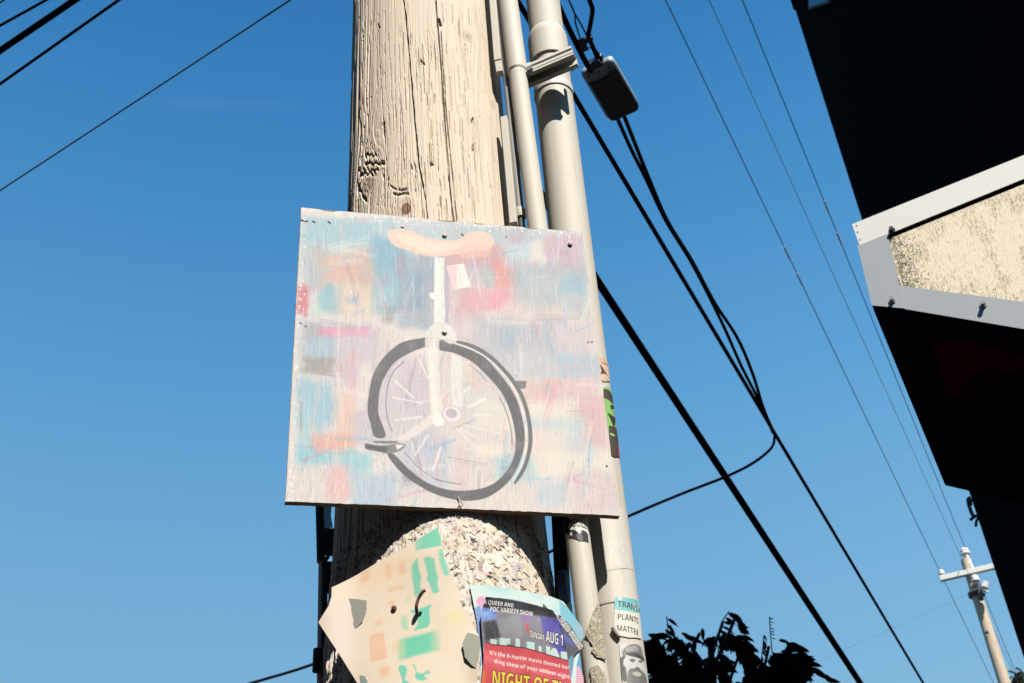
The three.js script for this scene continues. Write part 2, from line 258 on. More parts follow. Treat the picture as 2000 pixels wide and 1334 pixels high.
  for (let i = 0; i < 130; i++) { const [a, h] = spot(); const o = mesh('paper_scrap', bits[i % 5], pm[floor(r() * 7)], pole); o.applyMatrix4(put(a, h, (r() - .5) * 3, .0012, (r() - .5) * .5).scale(v3(1, 1, .35).multiplyScalar(.002 + .0075 * r() * r()))); }
  const chip = new THREE.ConeGeometry(.0035, .022, 5); chip.scale(1, 1, .55);
  const chm = mat(L(.3, .24, .17), .9);
  for (let i = 0; i < 44; i++) { const a = lerp(-85, 85, r()) * R2, h = lerp(2.52, 2.74, r()); const o = mesh('splinter', chip, chm, pole); o.applyMatrix4(put(a, h, (r() - .5) * .5, .001, (r() - .3) * .35).scale(v3(.6 + r() * .8, .5 + r(), 1))); }
}

// ---------------------------------------------------------------- painted plywood board
const boardN = v3(.23998, 0, .97078), boardE = v3(.97078, 0, -.23998);
const boardO = CAM.clone().addScaledVector(boardN, -1.941);
const BP = new Plane(boardO, boardE, v3(0, 1, 0));
{
  const board = thing('painted_board', 'square plywood board with a faded painting of a unicycle on pastel colours', 'painted board');
  const C = [[557, 980], [1210, 1008], [1137, 453], [588, 405]].map((p) => BP.hit(...p)), r = rngOf(5);
  const outline = (inset, jit, chips) => { const out = []; for (let k = 0; k < 4; k++) { const a = C[k], b = C[(k + 1) % 4], n = 64; for (let i = 0; i < n; i++) { const t = i / n, dx = b[0] - a[0], dy = b[1] - a[1], l = hypot(dx, dy); let d = inset + jit * (noise(i * .7, k * 9 + 1) + .6 * r()) + (chips && k === 2 ? .0045 * smooth(.55, .8, noise(i * .33, 50)) : 0) + (chips && k === 0 ? .0012 * r() : 0); const e = min(1, min(t, 1 - t) * 20); d = lerp(inset, d, e); const inn = i === 0 ? d : 0; out.push(new THREE.Vector2(a[0] + dx * t - dy / l * d + dx / l * inn, a[1] + dy * t + dx / l * d + dy / l * inn)); } } return out; };
  const woodM = mat(L(.16, .095, .06), .9), coreG = new THREE.ExtrudeGeometry(new THREE.Shape(outline(0, .0007, false)), { depth: .0108, bevelEnabled: false });
  coreG.applyMatrix4(frameM(BP.point(0, 0, -.012), BP.e1, BP.e2, BP.n)); mesh('plywood', coreG, woodM, board);
  // veneer lines on the edge: thin plies standing a hair proud
  for (const z of [-.0105, -.0068, -.003]) { const g = new THREE.ExtrudeGeometry(new THREE.Shape(outline(-.0006, .0006, false)), { depth: .0014, bevelEnabled: false }); g.applyMatrix4(frameM(BP.point(0, 0, z), BP.e1, BP.e2, BP.n)); mesh('veneer', g, mat(L(.27, .18, .11), .9), board); }
  const faceG = new THREE.ExtrudeGeometry(new THREE.Shape(outline(.0002, .0006, true)), { depth: .0012, bevelEnabled: false });
  const pts = C.map((c) => new THREE.Vector2(...c)), box = new THREE.Box2().setFromPoints(pts), sz = box.getSize(new THREE.Vector2()), uv = faceG.attributes.uv, fp = faceG.attributes.position;
  for (let i = 0; i < fp.count; i++) uv.setXY(i, (fp.getX(i) - box.min.x) / sz.x, (fp.getY(i) - box.min.y) / sz.y);
  faceG.applyMatrix4(frameM(BP.point(0, 0, -.0012), BP.e1, BP.e2, BP.n));
  const K = 1.88, c_ = (a, al = 1) => css(a[0], a[1], a[2], K, al);
  const bumpC = canvas(1024, 1196), bx = bumpC.getContext('2d');
  const art = artFor(BP, { box, sz }, 1680, (x, P, w, h) => {
    x.fillStyle = c_([220, 211, 206]); x.fillRect(0, 0, w, h);
    const patch = (x0, y0, x1, y1, col, al = .8, soft = 7) => {       // a scrubbed brush patch: many vertical dry strokes
      const g = (col[0] + col[1] + col[2]) / 3; col = col.map((q) => lerp(q, lerp(g, 204, .4), .04) * .955).map((q, i) => q + [5, 2, -5][i]);
      const out = [], W0 = x1 - x0, H0 = y1 - y0, jw = min(14, W0 * .22), jh = min(16, H0 * .25); for (let i = 0; i < 5; i++) out.push([x0 + W0 * i / 5, y0 + W0 * i / 5 * .06 + jh * (r() - .5)]); for (let i = 0; i < 4; i++) out.push([x1 + jw * (r() - .5), y0 + H0 * i / 4]); for (let i = 0; i < 5; i++) out.push([x1 - W0 * i / 5, y1 + W0 * .04 + jh * (r() - .5)]); for (let i = 0; i < 4; i++) out.push([x0 + jw * (r() - .5), y1 - H0 * i / 4]);
      poly(x, P, out, c_(col), { blur: soft * 1.3, alpha: al * .84, curve: true });
      x.save(); x.lineCap = 'butt'; const n = W0 * 1.5; for (let i = 0; i < n; i++) { const px = lerp(x0 - 5, x1 + 5, r()), l = H0 * (.15 + .5 * r()), yy = y0 - 8 + (H0 + 16 - l) * r(), a = P(px, yy), b = P(px + 2 * (r() - .5), yy + l); x.strokeStyle = c_(col.map((q) => q + (r() - .5) * 26), al * .2); x.lineWidth = 1 + 4 * r() * r(); x.beginPath(); x.moveTo(...a); x.lineTo(...b); x.stroke(); }
      for (let i = 0; i < n * .12; i++) { const yy = lerp(y0, y1, r()), xx = lerp(x0 - 8, x1 - W0 * .3, r()), a = P(xx, yy), b = P(xx + W0 * (.3 + .4 * r()), yy + 3 * (r() - .3)); x.strokeStyle = c_(col.map((q) => q + (r() - .5) * 20), al * .14); x.lineWidth = 2 + 7 * r(); x.beginPath(); x.moveTo(...a); x.lineTo(...b); x.stroke(); } x.restore();
    };
    const sky = [128, 178, 205], slate = [150, 166, 188], salmon = [234, 176, 164], rose = [222, 148, 168], aqua = [142, 204, 222], cream = [240, 230, 220], mauve = [205, 178, 194], lav = [192, 188, 208], grey = [150, 146, 148];
    for (const a of [
      [584, 420, 1150, 520, [186, 204, 214], .8, 14], [570, 440, 660, 980, [196, 204, 212], .5, 18], [900, 600, 1200, 1000, [226, 215, 212], .8, 20],
      [592, 425, 770, 470, [152, 196, 216], .9], [740, 440, 860, 475, [182, 200, 216], .8], [870, 438, 1060, 470, [176, 190, 206], .7], [598, 470, 640, 560, [164, 182, 196], .7],
      [620, 490, 735, 560, [212, 180, 172], .75, 9], [640, 505, 700, 545, salmon, .6, 9], [700, 480, 745, 590, [198, 174, 170], .55], [728, 460, 790, 610, sky, .9], [740, 470, 780, 520, [118, 172, 206], .7], [778, 495, 852, 640, [146, 162, 186], .85, 9], [772, 500, 790, 535, [176, 150, 182], .6, 5], [800, 530, 830, 600, [128, 158, 190], .7],
      [580, 556, 603, 612, [214, 112, 132], .95, 4], [602, 590, 628, 612, [196, 220, 214], .8, 4], [626, 556, 668, 612, [128, 186, 206], .85, 5], [658, 555, 735, 620, [222, 200, 188], .7, 8], [680, 578, 700, 592, [142, 172, 214], .8, 4], [728, 560, 768, 615, [150, 200, 220], .7, 6], [748, 594, 768, 632, grey, .75, 6],
      [590, 628, 720, 700, [176, 188, 206], .8, 10], [622, 636, 722, 655, [228, 150, 186], .95, 4], [592, 630, 625, 665, [150, 150, 160], .5, 6], [600, 660, 660, 700, [158, 190, 214], .8, 7], [592, 698, 655, 728, [148, 144, 142], .85, 6], [650, 710, 690, 740, [178, 176, 190], .7, 9], [660, 640, 760, 700, [214, 196, 204], .6, 10],
      [585, 745, 655, 830, [136, 194, 220], .85, 9], [580, 800, 625, 905, [160, 205, 222], .8, 9], [655, 762, 696, 870, [232, 194, 184], .9, 8], [612, 848, 690, 886, [234, 170, 156], .9, 8], [655, 690, 700, 760, [216, 190, 200], .8, 8], [580, 878, 650, 905, aqua, .95, 5], [664, 878, 724, 926, aqua, .9, 6], [640, 905, 684, 978, [236, 188, 188], .9, 6], [570, 905, 640, 985, [224, 214, 216], .7, 9], [684, 925, 775, 990, [168, 198, 226], .85, 8], [690, 800, 730, 870, lav, .7, 8],
      [740, 690, 860, 880, [204, 198, 210], .8, 12], [780, 700, 850, 800, [208, 192, 206], .6, 8], [780, 850, 900, 950, [190, 196, 218], .85, 10], [860, 690, 990, 860, [218, 209, 213], .9, 12], [880, 830, 990, 955, [226, 216, 216], .9, 10], [912, 700, 940, 760, [232, 200, 186], .7, 7], [890, 870, 915, 960, [224, 200, 208], .8, 7], [915, 770, 990, 830, [196, 214, 224], .7, 9],
      [855, 500, 880, 640, [178, 166, 194], .85, 6], [872, 480, 990, 520, [212, 160, 168], .8, 7], [885, 475, 1000, 505, [214, 152, 164], .6, 8], [905, 510, 960, 560, [190, 176, 188], .8, 8], [885, 560, 945, 620, [208, 178, 186], .85, 9], [962, 515, 1012, 562, [228, 146, 146], .9, 7], [900, 562, 985, 606, [228, 166, 180], .8, 9], [960, 568, 1008, 600, [234, 158, 182], .9, 7], [886, 600, 900, 640, [206, 150, 180], .5, 5], [948, 525, 965, 560, [166, 192, 204], .7, 4],
      [990, 470, 1050, 515, [190, 212, 222], .9, 6], [996, 455, 1020, 475, [196, 156, 186], .6, 5], [1038, 468, 1068, 518, [232, 224, 218], .9, 5], [1066, 455, 1136, 530, [202, 170, 188], .85, 7], [1000, 515, 1146, 610, [172, 186, 200], .85, 9], [1096, 538, 1146, 572, [150, 190, 216], .8, 6], [985, 590, 1110, 625, [226, 206, 208], .7, 8],
      [925, 618, 1085, 690, [178, 184, 204], .8, 10], [968, 640, 1010, 680, [160, 186, 208], .7, 8], [880, 620, 930, 690, [214, 198, 212], .8, 9], [1080, 620, 1160, 700, [204, 196, 208], .7, 10], [930, 690, 1170, 735, [190, 198, 214], .75, 10], [1090, 690, 1175, 730, [170, 192, 216], .6, 9],
      [1022, 742, 1100, 790, [226, 190, 190], .85, 7], [1060, 738, 1165, 775, [224, 188, 198], .8, 8], [1085, 770, 1150, 800, [206, 190, 204], .7, 7], [1130, 775, 1186, 870, [220, 178, 188], .85, 9], [930, 775, 1120, 835, [236, 226, 220], .85, 9], [1010, 815, 1140, 850, [190, 214, 224], .85, 8], [1000, 835, 1110, 880, [234, 222, 218], .8, 8], [1100, 850, 1150, 905, [198, 206, 220], .8, 9], [968, 888, 1055, 935, [160, 204, 220], .85, 6], [930, 866, 980, 890, [240, 228, 216], .9, 5], [1040, 880, 1190, 925, [240, 230, 220], .85, 8], [1030, 925, 1120, 990, [222, 216, 222], .8, 8], [1120, 920, 1205, 1000, [216, 200, 208], .85, 9], [1050, 945, 1100, 985, [184, 206, 226], .7, 8], [940, 955, 1030, 1000, [230, 220, 216], .8, 8],
    ]) patch(...a);
    // long loose brush strokes that run across the patches
    for (let i = 0; i < 150; i++) { const cs = [sky, slate, salmon, rose, aqua, cream, mauve, lav, cream, cream, grey], c = cs[floor(r() * cs.length)], px = 570 + 600 * r(), py = 420 + 560 * r(), len = 20 + 70 * r(), an = (r() < .6 ? PI / 2 : 0) + (r() - .5) * .7, wd = 3 + 9 * r(); for (let k = 0; k < 9; k++) { const o = (k - 4) * wd * .13, a = P(px + o * sin(an) + 2 * r(), py + o * cos(an) + 8 * r()), b = P(px + o * sin(an) + cos(an) * len, py + o * cos(an) + sin(an) * len * (.75 + .5 * r())); x.strokeStyle = c_(c.map((q) => q + (r() - .5) * 20), .1 + .16 * r()); x.lineWidth = 1 + 3 * r(); x.beginPath(); x.moveTo(...a); x.lineTo(...b); x.stroke(); } }
    // dry scrubs of white and of blue over everything
    for (let i = 0; i < 1700; i++) { const px = 560 + 640 * r(), py = 1000 - 590 * pow(r(), 1.5), a = P(px, py), b = P(px + (r() - .5) * 6, py + 10 + 40 * r()); x.strokeStyle = r() < .72 ? c_([244, 234, 222], .08 + .15 * r()) : c_([150, 178, 204], .12); x.lineWidth = 1 + 5 * r(); x.beginPath(); x.moveTo(...a); x.lineTo(...b); x.stroke(); }
    for (let i = 0; i < 60; i++) { const px = 580 + 560 * r(), py = 430 + 500 * r(), a = P(px, py), b = P(px + 30 + 60 * r(), py + 4 * (r() - .5)); x.strokeStyle = c_([238, 234, 230], .16); x.lineWidth = 1 + 2 * r(); x.beginPath(); x.moveTo(...a); x.lineTo(...b); x.stroke(); }
    // the unicycle
    const pale = [228, 223, 214], tyre = [88, 86, 90];
    poly(x, P, [[757, 455], [772, 448], [800, 450], [835, 464], [868, 470], [896, 467], [916, 455], [944, 452], [961, 462], [964, 478], [950, 489], [925, 490], [890, 497], [845, 501], [800, 490], [768, 478]], c_([242, 205, 184]), { curve: true, blur: 2, alpha: .88 });
    poly(x, P, [[775, 458], [815, 462], [850, 476], [900, 476], [880, 488], [840, 492], [800, 480]], c_([243, 218, 198]), { curve: true, blur: 5, alpha: .9 });
    poly(x, P, [[892, 490], [940, 470], [960, 486], [960, 500], [900, 506]], c_([238, 192, 176]), { blur: 5, alpha: .55 });
    poly(x, P, [[872, 519], [906, 515], [920, 560], [886, 565]], c_([240, 230, 222]), { blur: .8 }); poly(x, P, [[872, 519], [891, 517], [893, 563], [886, 565]], c_([236, 196, 192]), { blur: 2, alpha: .8 });
    poly(x, P, [[849, 503], [868, 503], [867, 560], [870, 620], [862, 640], [848, 636], [848, 570]], c_([226, 228, 222]), { blur: 1.2 }); poly(x, P, [[850, 506], [858, 506], [856, 630], [850, 632]], c_([240, 236, 226]), { blur: 3, alpha: .7 });
    poly(x, P, [[838, 574], [842, 571], [868, 573], [867, 580], [846, 585], [839, 582]], c_([238, 234, 224]), { blur: .8 });
    const aL = [[842, 659], [821, 661], [798, 665], [776, 674], [748, 700], [727, 737], [718, 797], [724, 828], [732, 853], [753, 851], [740, 811], [739, 787], [745, 750], [766, 713], [795, 692], [826, 679], [842, 678]];
    const shadeT = (pts, al = .97) => { poly(x, P, pts, c_(tyre), { curve: true, blur: .9, alpha: al }); };
    shadeT(aL, .93);
    shadeT([[858, 662], [895, 674], [942, 695], [973, 727], [1002, 766], [1018, 808], [1025, 858], [1015, 902], [992, 942], [952, 971], [908, 978], [858, 968], [816, 947], [782, 921], [757, 889], [769, 887], [800, 918], [837, 944], [879, 957], [926, 957], [968, 942], [997, 908], [1007, 871], [1002, 824], [984, 774], [952, 734], [921, 706], [889, 690], [857, 682]]);
    for (const [qx, qy, qr, cc] of [[905, 690, 16, [78, 77, 82]], [735, 720, 16, [150, 146, 140]], [950, 715, 14, [152, 150, 152]], [1000, 780, 16, [78, 77, 82]], [1012, 870, 18, [146, 142, 142]], [1000, 920, 16, [158, 154, 152]], [800, 930, 20, [78, 77, 82]], [900, 968, 16, [116, 114, 118]], [728, 790, 16, [78, 77, 82]], [805, 676, 14, [160, 158, 158]], [870, 672, 12, [160, 160, 164]]]) { const p = P(qx, qy); x.save(); x.filter = 'blur(9px)'; x.globalAlpha = .45; x.fillStyle = c_(cc); x.beginPath(); x.arc(...p, qr, 0, 7); x.fill(); x.restore(); }
    poly(x, P, [[870, 663], [916, 670], [952, 688], [986, 719], [1015, 757], [1033, 803], [1040, 860], [1029, 911], [1009, 943], [1005, 940], [1023, 906], [1032, 860], [1026, 806], [1009, 762], [981, 725], [950, 696], [914, 677]], c_([94, 92, 95]), { curve: true, blur: .8, alpha: .95 });
    poly(x, P, [[888, 671], [930, 686], [970, 716], [1003, 757], [1021, 806], [1028, 858], [1020, 905], [1002, 938]], null, { open: true, curve: true, stroke: c_([236, 230, 224]), lw: 5, blur: 1, alpha: .9 });
    for (const [pp, lw] of [[[[790, 706], [772, 722], [761, 742], [755, 770], [754, 795], [758, 822], [766, 842]], 3.4], [[[916, 713], [935, 727], [952, 746]], 2.4], [[[976, 778], [986, 797], [994, 821], [999, 845], [1000, 867]], 4], [[[790, 883], [805, 900], [821, 916], [840, 929], [858, 939]], 2.6], [[[850, 936], [876, 942], [900, 946]], 4]]) poly(x, P, pp, null, { open: true, curve: true, stroke: c_([134, 131, 136]), lw, blur: .6, alpha: .9 });
    poly(x, P, [[1005, 744], [1029, 744], [1026, 759], [1013, 759]], c_([118, 114, 118]), { blur: 1 });
    for (const [a, b, lw] of [[[773, 745], [809, 778], 8], [[766, 776], [824, 787], 6], [[770, 821], [824, 814], 7], [[811, 888], [836, 850], 7], [[846, 918], [861, 874], 7], [[889, 834], [926, 871], 4], [[905, 829], [976, 847], 4], [[926, 810], [958, 809], 5], [[905, 766], [916, 758], 7], [[818, 700], [836, 740], 5], [[866, 880], [884, 930], 3], [[900, 836], [940, 860], 3], [[805, 862], [806, 882], 4], [[915, 795], [945, 780], 12]]) poly(x, P, [a, b], null, { open: true, stroke: c_([240, 234, 226]), lw, blur: 1.4, alpha: .72 });
    poly(x, P, [[780, 860], [778, 854], [812, 832], [836, 812], [852, 812], [868, 818], [866, 828], [846, 828], [820, 846], [795, 860]], c_([232, 222, 212]), { curve: true, blur: 2.2, alpha: .85 });
    poly(x, P, [[882, 690], [902, 698], [903, 760], [904, 795], [884, 796], [880, 740]], c_([228, 224, 218]), { blur: 2, alpha: .9 });
    poly(x, P, [[830, 668], [834, 648], [848, 632], [866, 628], [884, 642], [893, 664], [880, 672], [860, 664], [858, 690], [860, 760], [864, 808], [852, 824], [842, 808], [838, 750], [832, 700]], c_(pale), { curve: true, blur: 1.8, alpha: .93 });
    poly(x, P, [[838, 690], [850, 660], [848, 750], [856, 812], [848, 812], [842, 750]], c_([243, 234, 222]), { blur: 4, alpha: .9 });
    { const p = P(883, 809); x.save(); x.filter = 'blur(1px)'; x.fillStyle = c_([232, 222, 216]); x.beginPath(); x.arc(...p, 31, 0, 7); x.fill(); x.strokeStyle = c_([196, 186, 192]); x.lineWidth = 2.5; x.stroke(); x.fillStyle = c_([186, 174, 184]); x.beginPath(); x.arc(p[0] - 2, p[1] - 3, 18, 0, 7); x.fill(); x.fillStyle = c_([196, 180, 190]); x.beginPath(); x.arc(p[0] - 5, p[1] + 2, 11, 0, 7); x.fill(); x.restore(); }
    poly(x, P, [[846, 812], [858, 810], [866, 820], [864, 830], [852, 832], [846, 824]], c_([243, 236, 226]), { curve: true, blur: 1 });
    poly(x, P, [[714, 866], [730, 870], [752, 870], [778, 866], [792, 869], [782, 880], [760, 886], [740, 882], [715, 877]], c_([126, 122, 123]), { curve: true, blur: 1 }); poly(x, P, [[715, 867], [735, 870], [760, 874], [755, 884], [716, 876]], c_([74, 71, 75]), { blur: 3, alpha: .9 }); poly(x, P, [[772, 868], [791, 869], [776, 879]], c_([240, 232, 222]), { blur: 2 });
    poly(x, P, [[728, 861], [775, 861], [777, 865], [755, 867], [730, 865]], c_([124, 120, 122]), { blur: .8 });
    for (const [ax, ay, bx2, by] of [[834, 668, 836, 730], [868, 640, 872, 655], [848, 578, 866, 577], [846, 632, 862, 630]]) poly(x, P, [[ax, ay], [bx2, by]], null, { open: true, stroke: c_([196, 194, 196]), lw: 2, alpha: .7 });
    // the dark paint of the tyre is brushed on thinly: pale streaks show through it
    for (let i = 0; i < 900; i++) { const an = r() * 2 * PI, q = .93 + .17 * r(), px = 872 + 148 * cos(an) * q, py = 818 + 152 * sin(an) * q, a = P(px, py), b = P(px - 7 * sin(an) + 2 * (r() - .5), py + 7 * cos(an)); x.strokeStyle = r() < .6 ? c_([190, 186, 184], .22) : c_([84, 82, 88], .25); x.lineWidth = .7 + 1.3 * r(); x.beginPath(); x.moveTo(...a); x.lineTo(...b); x.stroke(); }
    // plywood grain worn through the paint: fine dark and pale vertical lines
    for (let i = 0; i < 9000; i++) {
      const px = 555 + 660 * r(), py = 400 + 610 * r(), den = noise(px * .013, py * .006) * .7 + noise(px * .06, py * .01) * .3; if (den < .36 + .3 * r() - .12) continue;
      const a = P(px, py), n = (6 + 34 * r() * r()) * 1.4; x.strokeStyle = r() < .66 ? c_([104, 100, 104], .12 + .3 * r()) : c_([238, 232, 226], .14 + .2 * r()); x.lineWidth = .6 + .9 * r() * r(); x.beginPath(); x.moveTo(...a); x.lineTo(a[0] + (r() - .5) * 2, a[1] + n); x.stroke();
    }
    for (let i = 0; i < 420; i++) { const px = 560 + 640 * r(), py = 410 + 590 * r(), a = P(px, py); x.fillStyle = r() < .5 ? c_([96, 92, 98], .5) : c_([244, 238, 230], .6); x.fillRect(a[0], a[1], .8 + 1.2 * r(), 1 + 2.5 * r()); }
    // pale flaked patches along the top and the left edge
    for (let i = 0; i < 240; i++) { const q = r(), t = r(), px = q < .7 ? lerp(590, 1137, t) : lerp(588, 560, t) + 3, py = q < .7 ? lerp(407, 455, t) + 14 * r() * r() : lerp(410, 978, t), a = P(px + (q < .7 ? 0 : 12 * r() * r()), py); x.fillStyle = c_([240, 232, 222], .75); x.beginPath(); x.ellipse(a[0], a[1], 1 + 3.5 * r(), 1.5 + 5 * r(), 0, 0, 7); x.fill(); }
    bx.fillStyle = '#808080'; bx.fillRect(0, 0, w, h); for (let i = 0; i < 9000; i++) { const v = r() < .6 ? 60 : 170; bx.strokeStyle = `rgba(${v},${v},${v},.35)`; bx.lineWidth = .6 + 1.2 * r(); const ax = w * r(), ay = h * r(); bx.beginPath(); bx.moveTo(ax, ay); bx.lineTo(ax + (r() - .5) * 2, ay + 10 + 60 * r()); bx.stroke(); }
  }, 1196);
  mesh('painted_face', faceG, mat(0xffffff, .78, { map: art, bumpMap: texOf(bumpC, false), bumpScale: .0007 }), board);
  const screwG = new THREE.SphereGeometry(.0055, 14, 8, 0, 2 * PI, 0, PI / 2); screwG.rotateX(PI / 2); screwG.scale(1, 1, .75);
  const at = (o, px, py, off = 0, rot = 0) => { const [s, t] = BP.hit(px, py); o.applyMatrix4(frameM(BP.point(s, t, off), BP.e1, BP.e2, BP.n).multiply(new THREE.Matrix4().makeRotationZ(rot))); };
  const steel = mat(L(.30, .29, .28), .4, { metalness: .6 }), blk = mat(L(.02, .02, .022), .6), rust = mat(L(.30, .22, .18), .7);
  for (const [px, py, m] of [[868, 650, steel], [1113, 479, blk], [868, 461, rust]]) { const o = mesh('screw', screwG, m, board); at(o, px, py, .0002); }
  const st = new THREE.BoxGeometry(.0075, .0016, .0014), holeG = new THREE.CylinderGeometry(.0022, .0022, .0008, 10).rotateX(PI / 2);
  for (const [px, py, ro] of [[613, 433, -.5], [643, 434, -.7], [786, 444, -.1], [903, 458, -.9], [590, 430, -.3], [598, 432, .3]]) { const o = mesh('staple', st, blk, board); at(o, px, py, .0008, ro); }
  for (const [px, py] of [[587, 631], [597, 637], [1149, 668], [1156, 668], [989, 462], [1185, 910]]) { const o = mesh('nail', holeG, blk, board); at(o, px, py, .0003); }
  const [hs, ht] = BP.hit(898, 983), hook = [[-.0035, .012, .003], [-.001, .006, .004], [.002, -.001, .006], [.0045, -.006, .006], [.001, -.009, .005], [-.003, -.006, .004], [-.001, -.002, .003]].map((p) => BP.point(hs + p[0], ht + p[1], p[2]));
  mesh('bent_nail', tube(hook, .0012, 40, 6), rust, board);
}

// ---------------------------------------------------------------- pipes on the right of the pole
const pvc = (seed, tint, n) => { const c = canvas(512, 1024), x = c.getContext('2d'), r = rngOf(seed); x.fillStyle = tint; x.fillRect(0, 0, 512, 1024); for (let i = 0; i < n; i++) { const g = 120 + 70 * r() | 0; x.fillStyle = `rgba(${g},${g - 6},${g - 22},${.06 + .3 * r() * r()})`; x.beginPath(); x.ellipse(512 * r(), 1024 * r(), 1 + 9 * r() * r(), 1 + 60 * r() * r(), 0, 0, 7); x.fill(); } for (let i = 0; i < 90; i++) { x.strokeStyle = `rgba(80,74,62,${.15 + .4 * r()})`; x.lineWidth = .6 + r(); const a = 512 * r(), b = 1024 * r(); x.beginPath(); x.moveTo(a, b); x.lineTo(a + 6 * (r() - .5), b + 10 + 40 * r()); x.stroke(); } return texOf(c); };
const pvcM = mat(0xffffff, .72, { map: pvc(8, '#9d978b', 520) }), pvcM2 = mat(0xffffff, .72, { map: pvc(9, '#a09a8d', 480) });
const bigA = far(1214, 1330, 2.165), bigB = far(1061, 6, 2.165);
const bigCyl = new Cyl(v3(lerp(bigA.x, bigB.x, -1.3), 0, 0).setZ(lerp(bigA.z, bigB.z, -1.3)).setY(lerp(bigA.y, bigB.y, -1.3)), bigB, .0478);
{
  const big = thing('white_conduit', 'thick white plastic conduit pipe with stickers, right of the pole and the board', 'pipe');
  const c = bigCyl, T = (px, py) => c.hit(px, py)[1], R = c.R, tb = T(1075, 100), tt = T(1065, 42), tw0 = T(1205, 1176), tw1 = T(1190, 1005) + .02;
  mesh('pipe', latheOn(c, [[R, -.6], [R, tb + .03]]), pvcM, big);
  mesh('upper_pipe', latheOn(c, [[R * .955, tt - .05], [R * .955, tt + 1.8]]), pvcM, big);
  mesh('bell_socket', latheOn(c, [[R * .97, tb + .003], [R * 1.085, tb], [R * 1.10, tb + .004], [R * 1.10, tt - .028], [R * 1.07, tt - .012], [R * .99, tt], [R * .956, tt + .004]]), pvcM, big);
  // old vinyl wrap under the board, cut off square at its lower end
  const g = latheOn(c, [[R + .0002, tw0], [R + .0008, tw0], [R + .0008, tw0 + .004], [R + .0007, tw1], [R + .0001, tw1]], 64), p = g.attributes.position, r = rngOf(4);
  for (let i = 0; i < p.count; i++) { const q = v3(p.getX(i), p.getY(i), p.getZ(i)); const s = noise(q.x * 160, q.y * 40) * .0004; q.addScaledVector(q.clone().sub(c.A).addScaledVector(c.d, -q.clone().sub(c.A).dot(c.d)).normalize(), s); p.setXYZ(i, q.x, q.y, q.z); } g.computeVertexNormals(); void r;
  mesh('vinyl_wrap', g, mat(0xffffff, .6, { map: pvc(12, '#a19c91', 120) }), big);
}
const smA = far(1165, 1328, 2.056), smB = far(1001, 66, 2.07);
const smD = smB.clone().sub(smA), smCyl = new Cyl(smA.clone().addScaledVector(smD, -1.2), smB, .0224);
{
  const small = thing('slim_white_conduit', 'slim white plastic pipe between the pole and the thick white conduit', 'pipe');
  const c = smCyl, T = (px, py) => c.hit(px, py)[1], R = c.R, t0 = T(1014, 128);
  mesh('pipe', latheOn(c, [[R, -.3], [R, t0 + .03]]), pvcM2, small);
  mesh('upper_pipe', latheOn(c, [[R * .99, t0 - .004], [R * 1.11, t0], [R * 1.12, t0 + .004], [R * 1.11, t0 + 2.4]]), pvcM2, small);
  // the clamp ear that ties the pipe to the strut channel
  const p = far(1031, 133, 2.075); mesh('clamp', boxAt(p, v3(.94, .25, 0).normalize(), v3(-.25, .94, 0).normalize(), v3(0, 0, 1), .034, .024, .016, .004), pvcM2, small);
}
{ // crusts of lichen and old paint on the slim pipe, near the bottom
  const r = rngOf(33);
  const crustTex = (x, P, w, h) => { x.fillStyle = css(200, 192, 168); x.fillRect(0, 0, w, h); for (let i = 0; i < w * h / 12; i++) { const q = r(); x.fillStyle = q < .35 ? css(120, 112, 82) : q < .6 ? css(178, 168, 110) : q < .8 ? css(235, 226, 208) : css(70, 62, 48); x.beginPath(); x.ellipse(w * r(), h * r(), .6 + 1.8 * r(), .6 + 1.6 * r(), r() * 3, 0, 7); x.fill(); } };
  const wave = (u, v, s, t) => .0045 * fbm(s * 260, t * 260, 3) - .001;
  const crust = (label, pl) => { const o = sheet('lichen_crust', smCyl, pl, { thick: .0016, off: .0002, edge: .0035, wave, ppm: 3200, rough: .95 }, crustTex, null, scene); o.userData = { label, category: 'lichen' }; };
  crust('speckled olive lichen crust on the slim white pipe, beside the flyer corner', [[1165, 1180], [1170, 1205], [1174, 1235], [1178, 1268], [1180, 1290], [1165, 1285], [1155, 1272], [1158, 1262], [1150, 1250], [1144, 1240], [1150, 1222], [1156, 1200]]);
  crust('lower speckled lichen patch on the slim white pipe, at the bottom of the picture', [[1152, 1306], [1166, 1300], [1178, 1312], [1184, 1335], [1184, 1360], [1158, 1360], [1156, 1326]]);
}
{ // grey steel conduit running down beside the pole into a white fitting
  const t = thing('grey_conduit', 'thin grey metal conduit against the right edge of the pole above the board', 'pipe');
  const a = far(980, 66, 2.085), b = far(1017, 418, 2.085), d = a.clone().sub(b).normalize(), c = new Cyl(b.clone(), a, .0088);
  mesh('pipe', latheOn(c, [[.0088, 0], [.0088, 2.6]], 24), mat(L(.17, .165, .155), .7), t);
  mesh('end_fitting', latheOn(c, [[.0088, -.013], [.0112, -.012], [.0116, .012], [.0100, .016], [.0088, .016]], 24), pvcM, t);
  mesh('cable', rod(b.clone().addScaledVector(d, -.16), b.clone().addScaledVector(d, -.006), .0075), mat(L(.03, .03, .032), .7), t);
}
